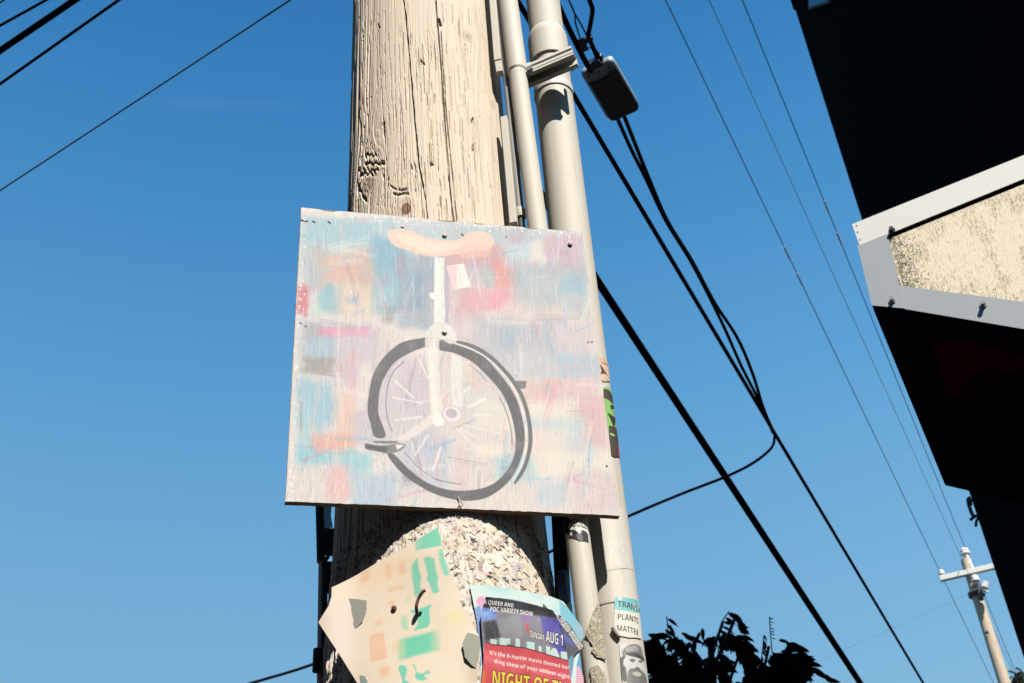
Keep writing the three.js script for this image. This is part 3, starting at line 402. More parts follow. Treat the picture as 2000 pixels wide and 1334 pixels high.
{ // white moulding strip and its stub pieces, half hidden behind the grey conduit
  const t = thing('cable_moulding', 'flat white cable moulding strip on the pole edge, behind the grey conduit', 'moulding');
  const e = v3(.985, 0, .17), n = v3(-.17, 0, .985);
  for (const [px, py, px2, py2, w, name] of [[958, -160, 981, 122, .018, 'moulding_strip'], [982, 124, 985, 145, .017, 'joint_piece'], [993, 232, 1012, 440, .017, 'moulding_strip']]) { const a = far(px - 8, py, 2.072), b = far(px2 - 8, py2, 2.072), m = a.clone().add(b).multiplyScalar(.5), up = a.clone().sub(b).normalize(), z = e.clone().cross(up).normalize(); mesh(name, boxAt(m, e, up, z, w, a.distanceTo(b), .02, .002), pvcM2, t); }
  void n;
}
{ // steel strut channel that carries both pipes
  const t = thing('strut_channel', 'short slotted steel strut channel clamped across the white pipes, high up', 'bracket');
  const a = far(1024, 152, 2.086), b = far(1123, 110, 2.052), ex = b.clone().sub(a).normalize(), len = a.distanceTo(b), up = v3(0, 1, 0).addScaledVector(ex, -ex.y).normalize(), ez = ex.clone().cross(up).normalize();
  // channel profile: x = towards the camera, y = up; a pressed groove along the front, open underneath between two lips
  const s = new THREE.Shape(), w = .041, h = .041;
  [[w / 2, h / 2], [w / 2, h / 2 - .010], [w / 2 - .0035, h / 2 - .0115], [w / 2 - .0035, h / 2 - .022], [w / 2, h / 2 - .0235], [w / 2, h / 2 - .030], [w / 2 - .0015, h / 2 - .031], [w / 2 - .0015, h / 2 - .033], [w / 2, h / 2 - .034], [w / 2, -h / 2], [w / 2 - .009, -h / 2], [w / 2 - .009, -h / 2 + .007], [w / 2 - .0115, -h / 2 + .007], [w / 2 - .0115, -h / 2 + .003], [w / 2 - .006, -h / 2 + .003], [w / 2 - .007, h / 2 - .004], [-w / 2 + .003, h / 2 - .004], [-w / 2 + .003, -h / 2 + .003], [-w / 2 + .012, -h / 2 + .003], [-w / 2 + .012, -h / 2], [-w / 2, -h / 2], [-w / 2, h / 2]].forEach(([x, y], i) => (i ? s.lineTo(x, y) : s.moveTo(x, y)));
  const g = new THREE.ExtrudeGeometry(s, { depth: len, bevelEnabled: false }); const tilt = .12, f = ez.clone().multiplyScalar(cos(tilt)).addScaledVector(up, sin(tilt)), u2 = up.clone().multiplyScalar(cos(tilt)).addScaledVector(ez, -sin(tilt));
  g.applyMatrix4(new THREE.Matrix4().makeBasis(f, u2, ex.clone().negate()).setPosition(b)); const galv = mat(L(.37, .355, .31), .6);
  mesh('channel', g, galv, t);
  const bp = far(1035, 136, 2.056), bolt = new THREE.CylinderGeometry(.0085, .0085, .012, 6); bolt.rotateX(PI / 2).applyMatrix4(frameM(bp, ex, u2, f)); mesh('bolt', bolt, mat(L(.2, .19, .17), .45, { metalness: .6 }), t);
  const wash = new THREE.CylinderGeometry(.0125, .0125, .003, 24); wash.rotateX(PI / 2).applyMatrix4(frameM(bp.clone().addScaledVector(f, -.0065), ex, u2, f)); mesh('washer', wash, galv, t);
  const b2 = far(1116, 130, 2.09), bolt2 = new THREE.CylinderGeometry(.005, .005, .03, 8); bolt2.applyMatrix4(frameM(b2, ex, u2, f)); mesh('bolt', bolt2, galv, t);
  const T = bigCyl.hit(1085, 158)[1], R = bigCyl.R; mesh('pipe_strap', latheOn(bigCyl, [[R + .0004, T - .008], [R + .0028, T - .008], [R + .0028, T + .018], [R + .0004, T + .018]], 64), galv, t);
}
{ // dark trough and cables in the gap between pole and pipes, below the board
  const t = thing('black_cable_guard', 'black cable guard channel in the gap between the pole and the slim white pipe', 'cable guard');
  const a = far(1089, 960, 2.20), b = far(1112, 1400, 2.20), up = a.clone().sub(b).normalize(), e = v3(.99, 0, .1), z = e.clone().cross(up).normalize(), m = a.clone().add(b).multiplyScalar(.5);
  mesh('channel', boxAt(m, e.clone().addScaledVector(up, -e.dot(up)).normalize(), up, z, .026, a.distanceTo(b), .05, .004), mat(L(.008, .008, .009), .8), t);
  const c = far(1100, 1152, 2.12); mesh('splice_cover', boxAt(c, e, v3(0, 1, 0), v3(-.1, 0, .99), .024, .075, .02, .008), mat(L(.03, .045, .08), .4), t);
  const d = far(1107, 1200, 2.12); mesh('pale_tape', boxAt(d, e, v3(0, 1, 0), v3(-.1, 0, .99), .022, .05, .018, .008), mat(base(220, 218, 180), .8), t);
}

// ---------------------------------------------------------------- conduit on standoff brackets, left of the pole
{
  const t = thing('standoff_conduit', 'grey conduit on black standoff brackets at the left edge of the pole, below the board', 'conduit');
  const D = 2.27, blk = mat(L(.006, .006, .007), .75), c0 = far(629, 1096, D), c1 = far(625, 1420, D), ax = new Cyl(c1, c0, .0072), len = c1.distanceTo(c0);
  mesh('pipe', latheOn(ax, [[.0072, -.4], [.0072, len]], 20), mat(L(.30, .30, .29), .5), t);
  mesh('cable', rod(far(634, 1090, D - .005), far(633, 1420, D - .005), .006), blk, t);
  mesh('black_sleeve', rod(far(627, 1098, D), far(622, 900, D), .0085), blk, t);
  mesh('coupler', rod(far(618, 1312, D - .01), far(620, 1268, D - .01), .008, .008, 10), blk, t);
  for (const [y0, y1, xl] of [[1031, 1071, 624], [1096, 1146, 630]]) { const q = [[xl, y0], [700, y0 + 2], [700, y1 + 6], [xl + 3, y1]].map((p) => far(p[0], p[1], D - .012)); mesh('standoff_bracket', prism(q, v3(-.003, 0, -.03)), blk, t); }
  const film = [[629, 985], [648, 984], [646, 1006], [650, 1030], [630, 1031]].map((p) => far(p[0], p[1], D + .01));
  mesh('blue_tape', prism(film, v3(0, 0, -.002)), mat(L(.05, .16, .36), .5, { transparent: true, opacity: .75 }), t);
  const film2 = [[636, 1072], [647, 1072], [643, 1090], [637, 1096]].map((p) => far(p[0], p[1], D + .01)); mesh('blue_tape', prism(film2, v3(0, 0, -.002)), mat(L(.05, .16, .36), .5), t);
}

// ---------------------------------------------------------------- stickers on the pipes
const sticker = (label, surf, pl, art, o = {}) => { const s = sheet('sticker', surf, pl, { thick: .0004, off: .0011, edge: .006, ppm: 5200, rough: .55, ...o }, art, null, scene); s.userData = { label, category: 'sticker' }; return s; };
sticker('round peach sticker with a brown bird, on the thick white conduit at the board edge', bigCyl, [[1168, 700], [1175, 698], [1184, 704], [1191, 716], [1192, 730], [1190, 745], [1178, 746], [1166, 740], [1162, 720]], (x, P, w, h) => {
  x.fillStyle = css(238, 206, 176); x.fillRect(0, 0, w, h); poly(x, P, [[1169, 703], [1175, 701], [1182, 706], [1188, 717], [1189, 730], [1187, 741], [1178, 743], [1168, 737]], null, { stroke: css(176, 110, 84), lw: 3, curve: true });
  poly(x, P, [[1170, 712], [1176, 718], [1180, 725], [1186, 735], [1178, 730], [1172, 732], [1174, 724]], css(96, 44, 36)); words(x, P, 'GEAR', [1173, 711], [1186, 717], [1174, 706], 'bold sans-serif', css(168, 92, 66));
});
sticker('green and black cartoon monster sticker, on the thick white conduit below the bird sticker', bigCyl, [[1178, 757], [1186, 757], [1194, 766], [1198, 782], [1203, 815], [1206, 840], [1210, 893], [1199, 893], [1190, 888], [1180, 800]], (x, P, w, h) => {
  x.fillStyle = css(150, 205, 110); x.fillRect(0, 0, w, h); poly(x, P, [[1178, 762], [1188, 763], [1196, 778], [1196, 790], [1184, 780], [1178, 776]], css(70, 58, 50), { curve: true }); for (let i = 0; i < 5; i++) poly(x, P, [[1180, 768 + i * 3], [1194, 775 + i * 3]], null, { open: true, stroke: css(150, 120, 95), lw: 1.5 });
  poly(x, P, [[1191, 792], [1198, 792], [1199, 800], [1192, 800]], css(60, 30, 28)); poly(x, P, [[1185, 806], [1194, 812], [1202, 818], [1198, 836], [1192, 822]], css(46, 40, 40)); poly(x, P, [[1188, 832], [1206, 838], [1212, 896], [1190, 896]], css(78, 60, 50)); poly(x, P, [[1191, 846], [1200, 850], [1199, 853], [1191, 850]], css(175, 226, 130));
  poly(x, P, [[1206, 870], [1211, 868], [1212, 892], [1207, 893]], css(214, 90, 90)); for (let i = 0; i < 40; i++) { const q = P(1192 + (i * 7 % 16), 855 + (i * 13 % 38)); x.fillStyle = css(140, 104, 80, 2, .6); x.fillRect(q[0], q[1], 2, 5); }
});
sticker('black sticker with white dripping patch reading GULL, on the slim white pipe', smCyl, [[1100, 1006], [1098, 1020], [1103, 1036], [1115, 1050], [1132, 1057], [1149, 1060], [1147, 1035], [1145, 1004]], (x, P, w, h) => {
  x.fillStyle = css(26, 26, 28); x.fillRect(0, 0, w, h);
  poly(x, P, [[1108, 1008], [1114, 1004], [1150, 1002], [1150, 1044], [1143, 1038], [1136, 1036], [1132, 1043], [1124, 1036], [1112, 1034], [1112, 1024], [1116, 1018]], css(240, 232, 218), { curve: true });
  words(x, P, 'GULL', [1116, 1030], [1146, 1034], [1115, 1015], 'sans-serif', css(40, 40, 42), css(40, 40, 42), 5); poly(x, P, [[1113, 1043], [1117, 1040], [1118, 1045], [1115, 1047]], css(240, 232, 218), { curve: true });
}, { off: .0004 });
sticker('pale sticker with faint line drawing of a big-eared creature, on the thick conduit', bigCyl, [[1180, 1060], [1230, 1062], [1236, 1114], [1186, 1116]], (x, P, w, h) => {
  x.fillStyle = css(236, 228, 214, 2.1); x.fillRect(0, 0, w, h); const ln = (p) => poly(x, P, p, null, { open: true, curve: true, stroke: css(176, 166, 152), lw: 2.2 });
  ln([[1185, 1068], [1192, 1066], [1200, 1074], [1198, 1083], [1190, 1078], [1185, 1068]]); ln([[1224, 1068], [1218, 1066], [1211, 1072], [1212, 1082], [1220, 1080], [1224, 1068]]); ln([[1199, 1076], [1206, 1073], [1212, 1076]]); ln([[1202, 1080], [1206, 1082], [1210, 1080]]); ln([[1199, 1086], [1196, 1098], [1201, 1112], [1203, 1102]]); ln([[1214, 1086], [1218, 1098], [1226, 1112], [1222, 1102]]); ln([[1203, 1110], [1210, 1106], [1220, 1111]]);
});
sticker('white sticker reading TRANS PLANTS MATTER with teal band, on the thick white conduit', bigCyl, [[1201, 1167], [1226, 1169], [1244, 1174], [1249, 1206], [1251, 1248], [1228, 1246], [1201, 1242], [1198, 1236], [1200, 1200]], (x, P, w, h) => {
  x.fillStyle = css(243, 234, 220); x.fillRect(0, 0, w, h); poly(x, P, [[1199, 1165], [1246, 1173], [1250, 1200], [1236, 1197], [1212, 1193], [1205, 1192], [1204, 1190], [1199, 1191]], css(124, 206, 208)); poly(x, P, [[1207, 1166], [1213, 1167], [1214, 1174], [1208, 1172]], css(243, 234, 220)); poly(x, P, [[1232, 1178], [1240, 1182], [1242, 1196], [1236, 1190]], css(243, 234, 220));
  words(x, P, 'TRANS', [1206, 1186], [1244, 1196], [1206, 1174], 'bold sans-serif', css(34, 44, 48)); words(x, P, 'PLANTS', [1205, 1211], [1246, 1220], [1205, 1199], 'bold sans-serif', css(54, 52, 52)); words(x, P, 'MATTER', [1205, 1233], [1247, 1244], [1204, 1221], 'bold sans-serif', css(64, 60, 58));
}, { off: .0012 });
{ // its curled corner
  const o = mesh('corner_curl', tube([[1197, 1228], [1202, 1237], [1209, 1246]].map((p) => { const [s, t] = bigCyl.hit(...p); return bigCyl.point(s, t, .004); }), .0036, 10, 8), mat(L(.1, .09, .075), .7), scene.children.find((q) => (q.userData.label ?? '').includes('TRANS PLANTS'))); void o;
}
sticker('photo sticker of a bearded man in a flat cap, low on the thick conduit', bigCyl, [[1209, 1258], [1214, 1256], [1230, 1257], [1250, 1262], [1257, 1290], [1266, 1345], [1268, 1380], [1222, 1380], [1214, 1322]], (x, P, w, h) => {
  const g = (v) => css(v, v - 4, v - 8); x.fillStyle = g(214); x.fillRect(0, 0, w, h); const q = (p, v, o = {}) => poly(x, P, p, g(v), { curve: true, blur: 1.2, ...o });
  q([[1209, 1284], [1222, 1284], [1224, 1330], [1212, 1322]], 90, { blur: 3 }); q([[1210, 1260], [1226, 1260], [1216, 1282], [1209, 1282]], 226);
  q([[1222, 1282], [1248, 1284], [1256, 1310], [1256, 1350], [1230, 1350], [1224, 1318]], 220); q([[1216, 1280], [1218, 1268], [1234, 1259], [1250, 1264], [1257, 1284], [1258, 1294], [1246, 1284], [1228, 1280]], 130); q([[1222, 1266], [1240, 1262], [1246, 1270], [1226, 1274]], 172, { blur: 3 }); q([[1222, 1277], [1240, 1276], [1256, 1286], [1258, 1294], [1246, 1286], [1230, 1282]], 74);
  q([[1218, 1290], [1223, 1286], [1224, 1302], [1218, 1300]], 226); q([[1229, 1289], [1236, 1287], [1240, 1291], [1234, 1294]], 110); q([[1246, 1291], [1252, 1290], [1254, 1294], [1248, 1295]], 120); for (const c of [[1234, 1292], [1250, 1294]]) { const p = P(...c); x.strokeStyle = g(120); x.lineWidth = 1.6; x.beginPath(); x.ellipse(p[0], p[1], 14, 12, 0, 0, 7); x.stroke(); }
  q([[1240, 1306], [1244, 1303], [1250, 1308], [1243, 1311]], 110); q([[1226, 1316], [1238, 1306], [1254, 1312], [1262, 1330], [1264, 1380], [1228, 1380]], 120, { blur: 3 }); q([[1234, 1316], [1244, 1312], [1252, 1318], [1244, 1322]], 196); for (let i = 0; i < 50; i++) { const a = [1230 + (i * 7 % 28), 1320 + (i * 11 % 50)]; poly(x, P, [a, [a[0] + 2 - (i % 5), a[1] + 14]], null, { open: true, stroke: g(i % 2 ? 88 : 164), lw: 1.3, alpha: .7 }); }
});

// ---------------------------------------------------------------- posters on the pole
const showSurf = poleCyl(.2215, 19 * R2);
{
  const t = thing('aqua_poster', 'pale aqua poster with pink dots, under the glossy show flyer on the pole', 'poster');
  sheet('paper', showSurf, [[917, 1143], [945, 1143], [990, 1149], [1030, 1156], [1075, 1165], [1100, 1175], [1122, 1205], [1145, 1234], [1136, 1252], [1126, 1300], [1118, 1420], [935, 1420], [938, 1300], [932, 1220], [924, 1175]], { thick: .0007, off: 0, edge: .01, ppm: 2600, rough: .75, wave: (u, v) => .0012 * smooth(.75, 1, u) * sin(v * 6) }, (x, P, w, h) => {
    x.fillStyle = css(212, 234, 228); x.fillRect(0, 0, w, h); const r = rngOf(70);
    for (let i = 0; i < 26; i++) { const p = P(925 + 170 * r(), 1140 + 60 * r()); x.save(); x.filter = 'blur(14px)'; x.globalAlpha = .5; x.fillStyle = r() < .5 ? css(172, 222, 226) : css(232, 238, 226); x.beginPath(); x.arc(...p, 20 + 30 * r(), 0, 7); x.fill(); x.restore(); }
    poly(x, P, [[1092, 1172], [1150, 1226], [1140, 1260], [1096, 1215]], css(120, 196, 214), { blur: 3 }); poly(x, P, [[1118, 1210], [1150, 1234], [1136, 1256]], css(150, 186, 204), { blur: 4 }); poly(x, P, [[924, 1190], [940, 1180], [940, 1300], [934, 1300]], css(124, 160, 214), { blur: 2 });
    for (const [a, b, q] of [[941, 1176, 26], [1000, 1178, 17], [1036, 1187, 18], [1055, 1189, 9]]) { const p = P(a, b); x.fillStyle = css(232, 168, 196); x.beginPath(); x.ellipse(p[0], p[1], q, q * 1.05, 0, 0, 7); x.fill(); }
  }, null, t);
}
{
  const t = thing('blue_flyer', 'dark blue flyer corner with white outlined lettering, curling right beside the show flyer', 'flyer');
  sheet('paper', showSurf, [[1060, 1180], [1074, 1196], [1094, 1204], [1112, 1222], [1130, 1250], [1141, 1268], [1128, 1273], [1120, 1283], [1117, 1310], [1112, 1345], [1110, 1420], [1050, 1420]], { thick: .0007, off: .0030, edge: .01, ppm: 3400, rough: .6, wave: (u, v) => .0007 * u * sin(v * 5) }, (x, P, w, h) => {
    x.fillStyle = css(20, 20, 40); x.fillRect(0, 0, w, h); poly(x, P, [[1090, 1230], [1120, 1255], [1124, 1266], [1090, 1250]], css(30, 56, 160), { blur: 5 }); poly(x, P, [[1108, 1290], [1118, 1280], [1116, 1340], [1110, 1350]], css(70, 150, 180), { blur: 2 }); poly(x, P, [[1124, 1272], [1140, 1266], [1126, 1276]], css(150, 60, 70), { blur: 2 });
    poly(x, P, [[1072, 1192], [1096, 1200], [1116, 1224], [1142, 1266], [1132, 1271], [1106, 1232], [1086, 1212]], css(12, 12, 14));
    words(x, P, 'ADL', [1076, 1208], [1090, 1213], [1077, 1199], 'bold sans-serif', css(30, 30, 32), css(236, 232, 226), 26); words(x, P, 'PROD', [1091, 1214], [1109, 1237], [1096, 1207], 'bold sans-serif', css(20, 20, 22), css(236, 232, 226), 22); words(x, P, 'UCTION', [1110, 1238], [1131, 1270], [1116, 1233], 'bold sans-serif', css(20, 20, 22), css(236, 232, 226), 22);
  }, null, t);
}
{
  const t = thing('show_flyer', 'glossy purple and red flyer for a Sunday drag show with white and yellow text', 'flyer');
  sheet('paper', showSurf, [[945, 1172], [975, 1174], [1010, 1178], [1045, 1186], [1076, 1197], [1092, 1222], [1100, 1255], [1108, 1300], [1113, 1345], [1116, 1420], [930, 1420], [938, 1330], [942, 1290], [940, 1258], [937, 1225], [936, 1205]], { thick: .0008, off: .0092, edge: .006, ppm: 3400, rough: .3, wave: (u, v, s, t) => .0022 * (sin(u * 9 + v * 5) * .5 + sin(v * 17 + u * 3) * .3) + .0042 * (fbm(s * 40 + 7, t * 20, 3) - .5) + .004 * smooth(.9, 1, v) * smooth(.4, 0, u) }, (x, P, w, h) => {
    const r = rngOf(71); x.fillStyle = css(138, 135, 142); x.fillRect(0, 0, w, h);
    poly(x, P, [[930, 1168], [1080, 1190], [1086, 1214], [1020, 1200], [936, 1196]], css(48, 46, 54), { blur: 4 }); poly(x, P, [[936, 1190], [966, 1196], [966, 1216], [936, 1218]], css(112, 146, 214), { blur: 3 }); poly(x, P, [[1052, 1208], [1100, 1214], [1108, 1300], [1060, 1250]], css(92, 84, 172), { blur: 6 }); poly(x, P, [[1090, 1225], [1110, 1230], [1112, 1290], [1098, 1270]], css(58, 52, 120), { blur: 5 });
    poly(x, P, [[970, 1215], [1010, 1205], [1018, 1250], [985, 1262], [950, 1256]], css(152, 151, 156), { blur: 8 }); poly(x, P, [[1014, 1208], [1032, 1208], [1034, 1218], [1016, 1216]], css(168, 110, 178), { blur: 4 }); poly(x, P, [[1022, 1222], [1029, 1228], [1030, 1246], [1026, 1240]], css(220, 70, 66), { blur: 1.5 }); { const p = P(1050, 1213); x.fillStyle = css(220, 150, 230); x.beginPath(); x.arc(p[0], p[1], 5, 0, 7); x.fill(); }
    poly(x, P, [[940, 1220], [965, 1216], [975, 1250], [945, 1256]], css(66, 64, 72), { blur: 6 });
    for (const [px, w2, tp] of [[955, 12, 1252], [973, 20, 1250], [1003, 9, 1252], [1025, 15, 1258], [1048, 6, 1266], [1063, 8, 1266], [1076, 8, 1270], [1092, 12, 1276]]) poly(x, P, [[px, tp], [px + w2, tp + 2], [px + w2 + 2, 1300], [px + 1, 1296]], css(206, 232, 224));
    poly(x, P, [[1071, 1278], [1080, 1270], [1088, 1282], [1090, 1300], [1070, 1300]], css(206, 232, 224), { curve: true }); poly(x, P, [[1000, 1266], [1000, 1275], [988, 1272], [988, 1262]], css(84, 82, 92));
    poly(x, P, [[945, 1257], [960, 1263], [990, 1266], [1030, 1273], [1070, 1284], [1112, 1296], [1118, 1430], [920, 1430], [936, 1320]], css(212, 76, 84), { curve: false }); poly(x, P, [[945, 1257], [960, 1263], [990, 1266], [1030, 1273], [1070, 1284], [1112, 1296]], null, { open: true, curve: true, stroke: css(24, 16, 20), lw: 5 });
    words(x, P, 'A QUEER AND', [941, 1185], [1000, 1192], [942, 1177], 'bold sans-serif', css(238, 232, 228)); words(x, P, 'POC VARIETY SHOW', [953, 1199], [1038, 1207], [954, 1190], 'bold sans-serif', css(238, 232, 228));
    words(x, P, 'SUNDAY', [1031, 1249], [1060, 1257], [1031, 1236], 'bold sans-serif', css(240, 234, 222), css(24, 20, 26), 14); words(x, P, 'AUG 1', [1063, 1258], [1098, 1266], [1063, 1236], 'bold sans-serif', css(240, 234, 222), css(24, 20, 26), 12);
    words(x, P, "It's the B-Horror movie themed burl", [953, 1282], [1112, 1312], [953, 1274], 'bold sans-serif', css(242, 226, 220)); words(x, P, 'drag show of your wildest nights', [962, 1299], [1114, 1331], [962, 1291], 'bold sans-serif', css(242, 226, 220));
    words(x, P, 'NIGHT OF TH', [956, 1345], [1104, 1368], [957, 1314], 'bold sans-serif', css(240, 218, 70), css(60, 22, 22), 8); poly(x, P, [[928, 1305], [946, 1318], [944, 1360], [926, 1360]], css(232, 130, 60), { blur: 8, alpha: .8 });
    for (let i = 0; i < 60; i++) { const a = [940 + 150 * r(), 1200 + 60 * r()]; poly(x, P, [a, [a[0] + 8 * (r() - .5), a[1] + 10 + 16 * r()]], null, { open: true, stroke: css(196, 196, 204), lw: 1 + 3 * r(), blur: 2, alpha: .22 }); }
  }, null, t);
  const u = thing('pink_card', 'pink striped card scrap at the lower right of the show flyer', 'card');
  sheet('paper', showSurf, [[1112, 1306], [1132, 1300], [1140, 1320], [1142, 1345], [1112, 1352]], { thick: .0008, off: -.003, edge: .01, rough: .8 }, (x, P, w, h) => { x.fillStyle = css(236, 190, 204); x.fillRect(0, 0, w, h); x.strokeStyle = css(206, 140, 164); x.lineWidth = 3; for (let i = 0; i < 12; i++) { x.beginPath(); x.moveTo(0, h * i / 12); x.lineTo(w, h * i / 12 - 4); x.stroke(); } }, null, u);
}
const peachSurf = (() => { const a = -2 * R2, R = .7, k = .2265 - R; return new Cyl(v3(AX + k * sin(a), 0, AZ + k * cos(a)), v3(AX + k * sin(a), 1, AZ + k * cos(a)), R); })();
{
  const t = thing('stencilled_sheet', 'peach coloured sheet with sprayed green stencil shapes, nailed to the pole below the board', 'sheet');
  sheet('sheet', peachSurf, [[854, 1033], [860, 1045], [864, 1062], [867, 1085], [878, 1112], [886, 1130], [896, 1150], [898, 1172], [905, 1190], [925, 1222], [936, 1244], [939, 1280], [930, 1340], [915, 1440], [752, 1440], [702, 1340], [665, 1278], [630, 1222], [648, 1190], [653, 1170], [653, 1152], [660, 1148], [740, 1098], [800, 1066]], { thick: .0016, off: 0, edge: .014, ppm: 2000, rough: .55, wave: (u, v, s, t) => .004 * sin(u * 5 + 1) * sin(v * 4) + .012 * smooth(.25, 0, u) + .002 * (fbm(s * 14, t * 14, 2) - .5) + .006 * smooth(.9, 1, u) * smooth(.5, .3, v) }, (x, P, w, h) => {
    const r = rngOf(90); x.fillStyle = css(240, 220, 194, 1.85); x.fillRect(0, 0, w, h);
    const soft = (p, c, b, al = 1) => poly(x, P, p, css(...c, 1.85), { blur: b, alpha: al }); const gr = [112, 208, 174];
    soft([[640, 1160], [700, 1180], [700, 1340], [640, 1280]], [242, 222, 210], 30, .8); soft([[690, 1128], [740, 1100], [800, 1080], [800, 1120], [720, 1150]], [244, 214, 178], 18, .8);
    for (const p of [[[752, 1104], [764, 1100], [766, 1130], [756, 1132]], [[778, 1102], [790, 1098], [794, 1120], [782, 1124]], [[757, 1150], [790, 1142], [788, 1150], [758, 1158]], [[758, 1174], [770, 1170], [772, 1184], [760, 1188]], [[733, 1214], [748, 1212], [745, 1222], [732, 1224]], [[705, 1120], [725, 1110], [722, 1136], [706, 1142]]]) soft(p, [238, 198, 158], 5, .9);
    soft([[724, 1242], [749, 1235], [757, 1286], [724, 1296]], [240, 192, 158], 2, .95); soft([[728, 1246], [747, 1241], [752, 1268], [728, 1276]], [240, 202, 172], 8, .8); soft([[742, 1306], [760, 1300], [762, 1318], [744, 1324]], [242, 190, 150], 5, .9); soft([[768, 1254], [784, 1250], [784, 1270], [768, 1274]], [244, 206, 156], 7, .8); soft([[872, 1192], [902, 1188], [904, 1214], [876, 1220]], [238, 228, 170], 12, .9); soft([[858, 1300], [874, 1296], [874, 1330], [860, 1334]], [226, 226, 190], 8, .7);
    soft([[812, 1076], [813, 1055], [838, 1042], [854, 1031], [862, 1056], [863, 1068], [838, 1072]], gr, 1.5); soft([[812, 1076], [812, 1056], [824, 1050], [824, 1074]], [170, 212, 180], 6, .7);
    soft([[857, 1076], [864, 1072], [868, 1090], [878, 1124], [868, 1126], [860, 1102]], [130, 212, 184], 3, .95);
    soft([[804, 1106], [816, 1090], [818, 1110], [823, 1128], [820, 1146], [826, 1156], [816, 1162], [810, 1160], [806, 1132]], [128, 206, 172], 2.5); soft([[828, 1092], [834, 1088], [848, 1092], [852, 1118], [856, 1128], [854, 1140], [858, 1156], [846, 1160], [838, 1138], [833, 1132], [836, 1124]], [122, 208, 176], 2); soft([[806, 1160], [816, 1162], [828, 1160], [828, 1163], [812, 1166]], [140, 210, 180], 1.5);
    soft([[799, 1193], [810, 1190], [828, 1186], [841, 1180], [843, 1184], [838, 1188], [840, 1212], [836, 1224], [807, 1232], [816, 1218], [815, 1202]], gr, 1.8); soft([[783, 1206], [795, 1200], [797, 1228], [791, 1232], [784, 1222]], [168, 214, 180], 4, .9); soft([[792, 1166], [800, 1162], [800, 1176], [794, 1178]], [190, 216, 176], 4, .7);
    soft([[781, 1250], [848, 1232], [856, 1268], [781, 1289]], [104, 208, 172], 4); soft([[776, 1252], [792, 1248], [792, 1286], [778, 1290]], [196, 212, 168], 6, .75); soft([[842, 1234], [858, 1230], [860, 1268], [842, 1272]], [190, 212, 170], 6, .75);
    poly(x, P, [[778, 1304], [786, 1299], [794, 1304], [793, 1318], [790, 1326], [800, 1334], [798, 1350], [780, 1350], [786, 1330]], css(...gr, 1.85), { curve: true, blur: 1.5 }); poly(x, P, [[806, 1297], [811, 1300], [814, 1312], [826, 1314], [834, 1308], [840, 1314], [828, 1318], [834, 1326], [818, 1328], [810, 1320], [812, 1312]], css(...gr, 1.85), { curve: true, blur: 1.3 });
    for (let i = 0; i < 260; i++) { const p = [w * r(), h * r()]; x.fillStyle = css(200, 176, 146, 2, .3); x.fillRect(p[0], p[1], 1 + 2 * r(), 1 + 2 * r()); }
  }, null, t);
  const [s, q] = peachSurf.hit(770, 1189), p = peachSurf.point(s, q, .003), n = peachSurf.dir(s / peachSurf.R), e = v3(n.z, 0, -n.x);
  const head = new THREE.CylinderGeometry(.0044, .005, .0025, 14); head.rotateX(PI / 2).applyMatrix4(frameM(p, e, v3(0, 1, 0), n)); mesh('nail', head, mat(L(.10, .045, .03), .8), t);
  const pin = new THREE.CylinderGeometry(.002, .002, .002, 8); pin.rotateX(PI / 2).applyMatrix4(frameM(p.clone().addScaledVector(n, .002), e, v3(0, 1, 0), n)); mesh('nail_tip', pin, mat(L(.01, .008, .008), .8), t);
  const bn = [[815, 1202, .001], [816, 1192, .014], [820, 1178, .016], [828, 1167, .020], [834, 1163, .021]].map(([a, b, o]) => { const [s2, t2] = peachSurf.hit(a, b); return peachSurf.point(s2, t2, o); });
  mesh('rusty_nail', tube(bn, .0028, 30, 8), mat(L(.09, .03, .02), .85), t);
  const shardM = (c) => new THREE.MeshPhysicalMaterial({ color: c, roughness: .22, metalness: .5, side: THREE.DoubleSide, iridescence: 1, iridescenceIOR: 1.6, iridescenceThicknessRange: [200, 480] });
  const shard = (label, pl, c, tilt) => { const o = sheet('disc_shard', peachSurf, pl, { thick: .0009, off: .0026, edge: .01, wave: (u, v) => .006 * tilt * (u + .6 * v) }, null, shardM(c), scene); o.userData = { label, category: 'disc shard' }; };
  shard('curved shark-fin shaped shiny disc shard, stuck left on the peach sheet', [[671, 1173], [678, 1171], [700, 1173], [719, 1176], [718, 1193], [710, 1216], [697, 1230], [688, 1239], [684, 1236], [686, 1222], [681, 1198], [674, 1184]], L(.42, .42, .36), .4);
  shard('angular shiny disc shard at the right edge of the peach sheet, beside the flyer', [[903, 1259], [908, 1248], [913, 1238], [926, 1241], [936, 1246], [938, 1262], [936, 1286], [930, 1308], [920, 1300], [908, 1285], [906, 1272]], L(.44, .44, .36), .3);
  shard('small shiny disc shard at the bottom edge of the picture, low on the peach sheet', [[700, 1326], [706, 1321], [715, 1323], [720, 1334], [720, 1350], [704, 1352]], L(.34, .42, .40), .3);
}

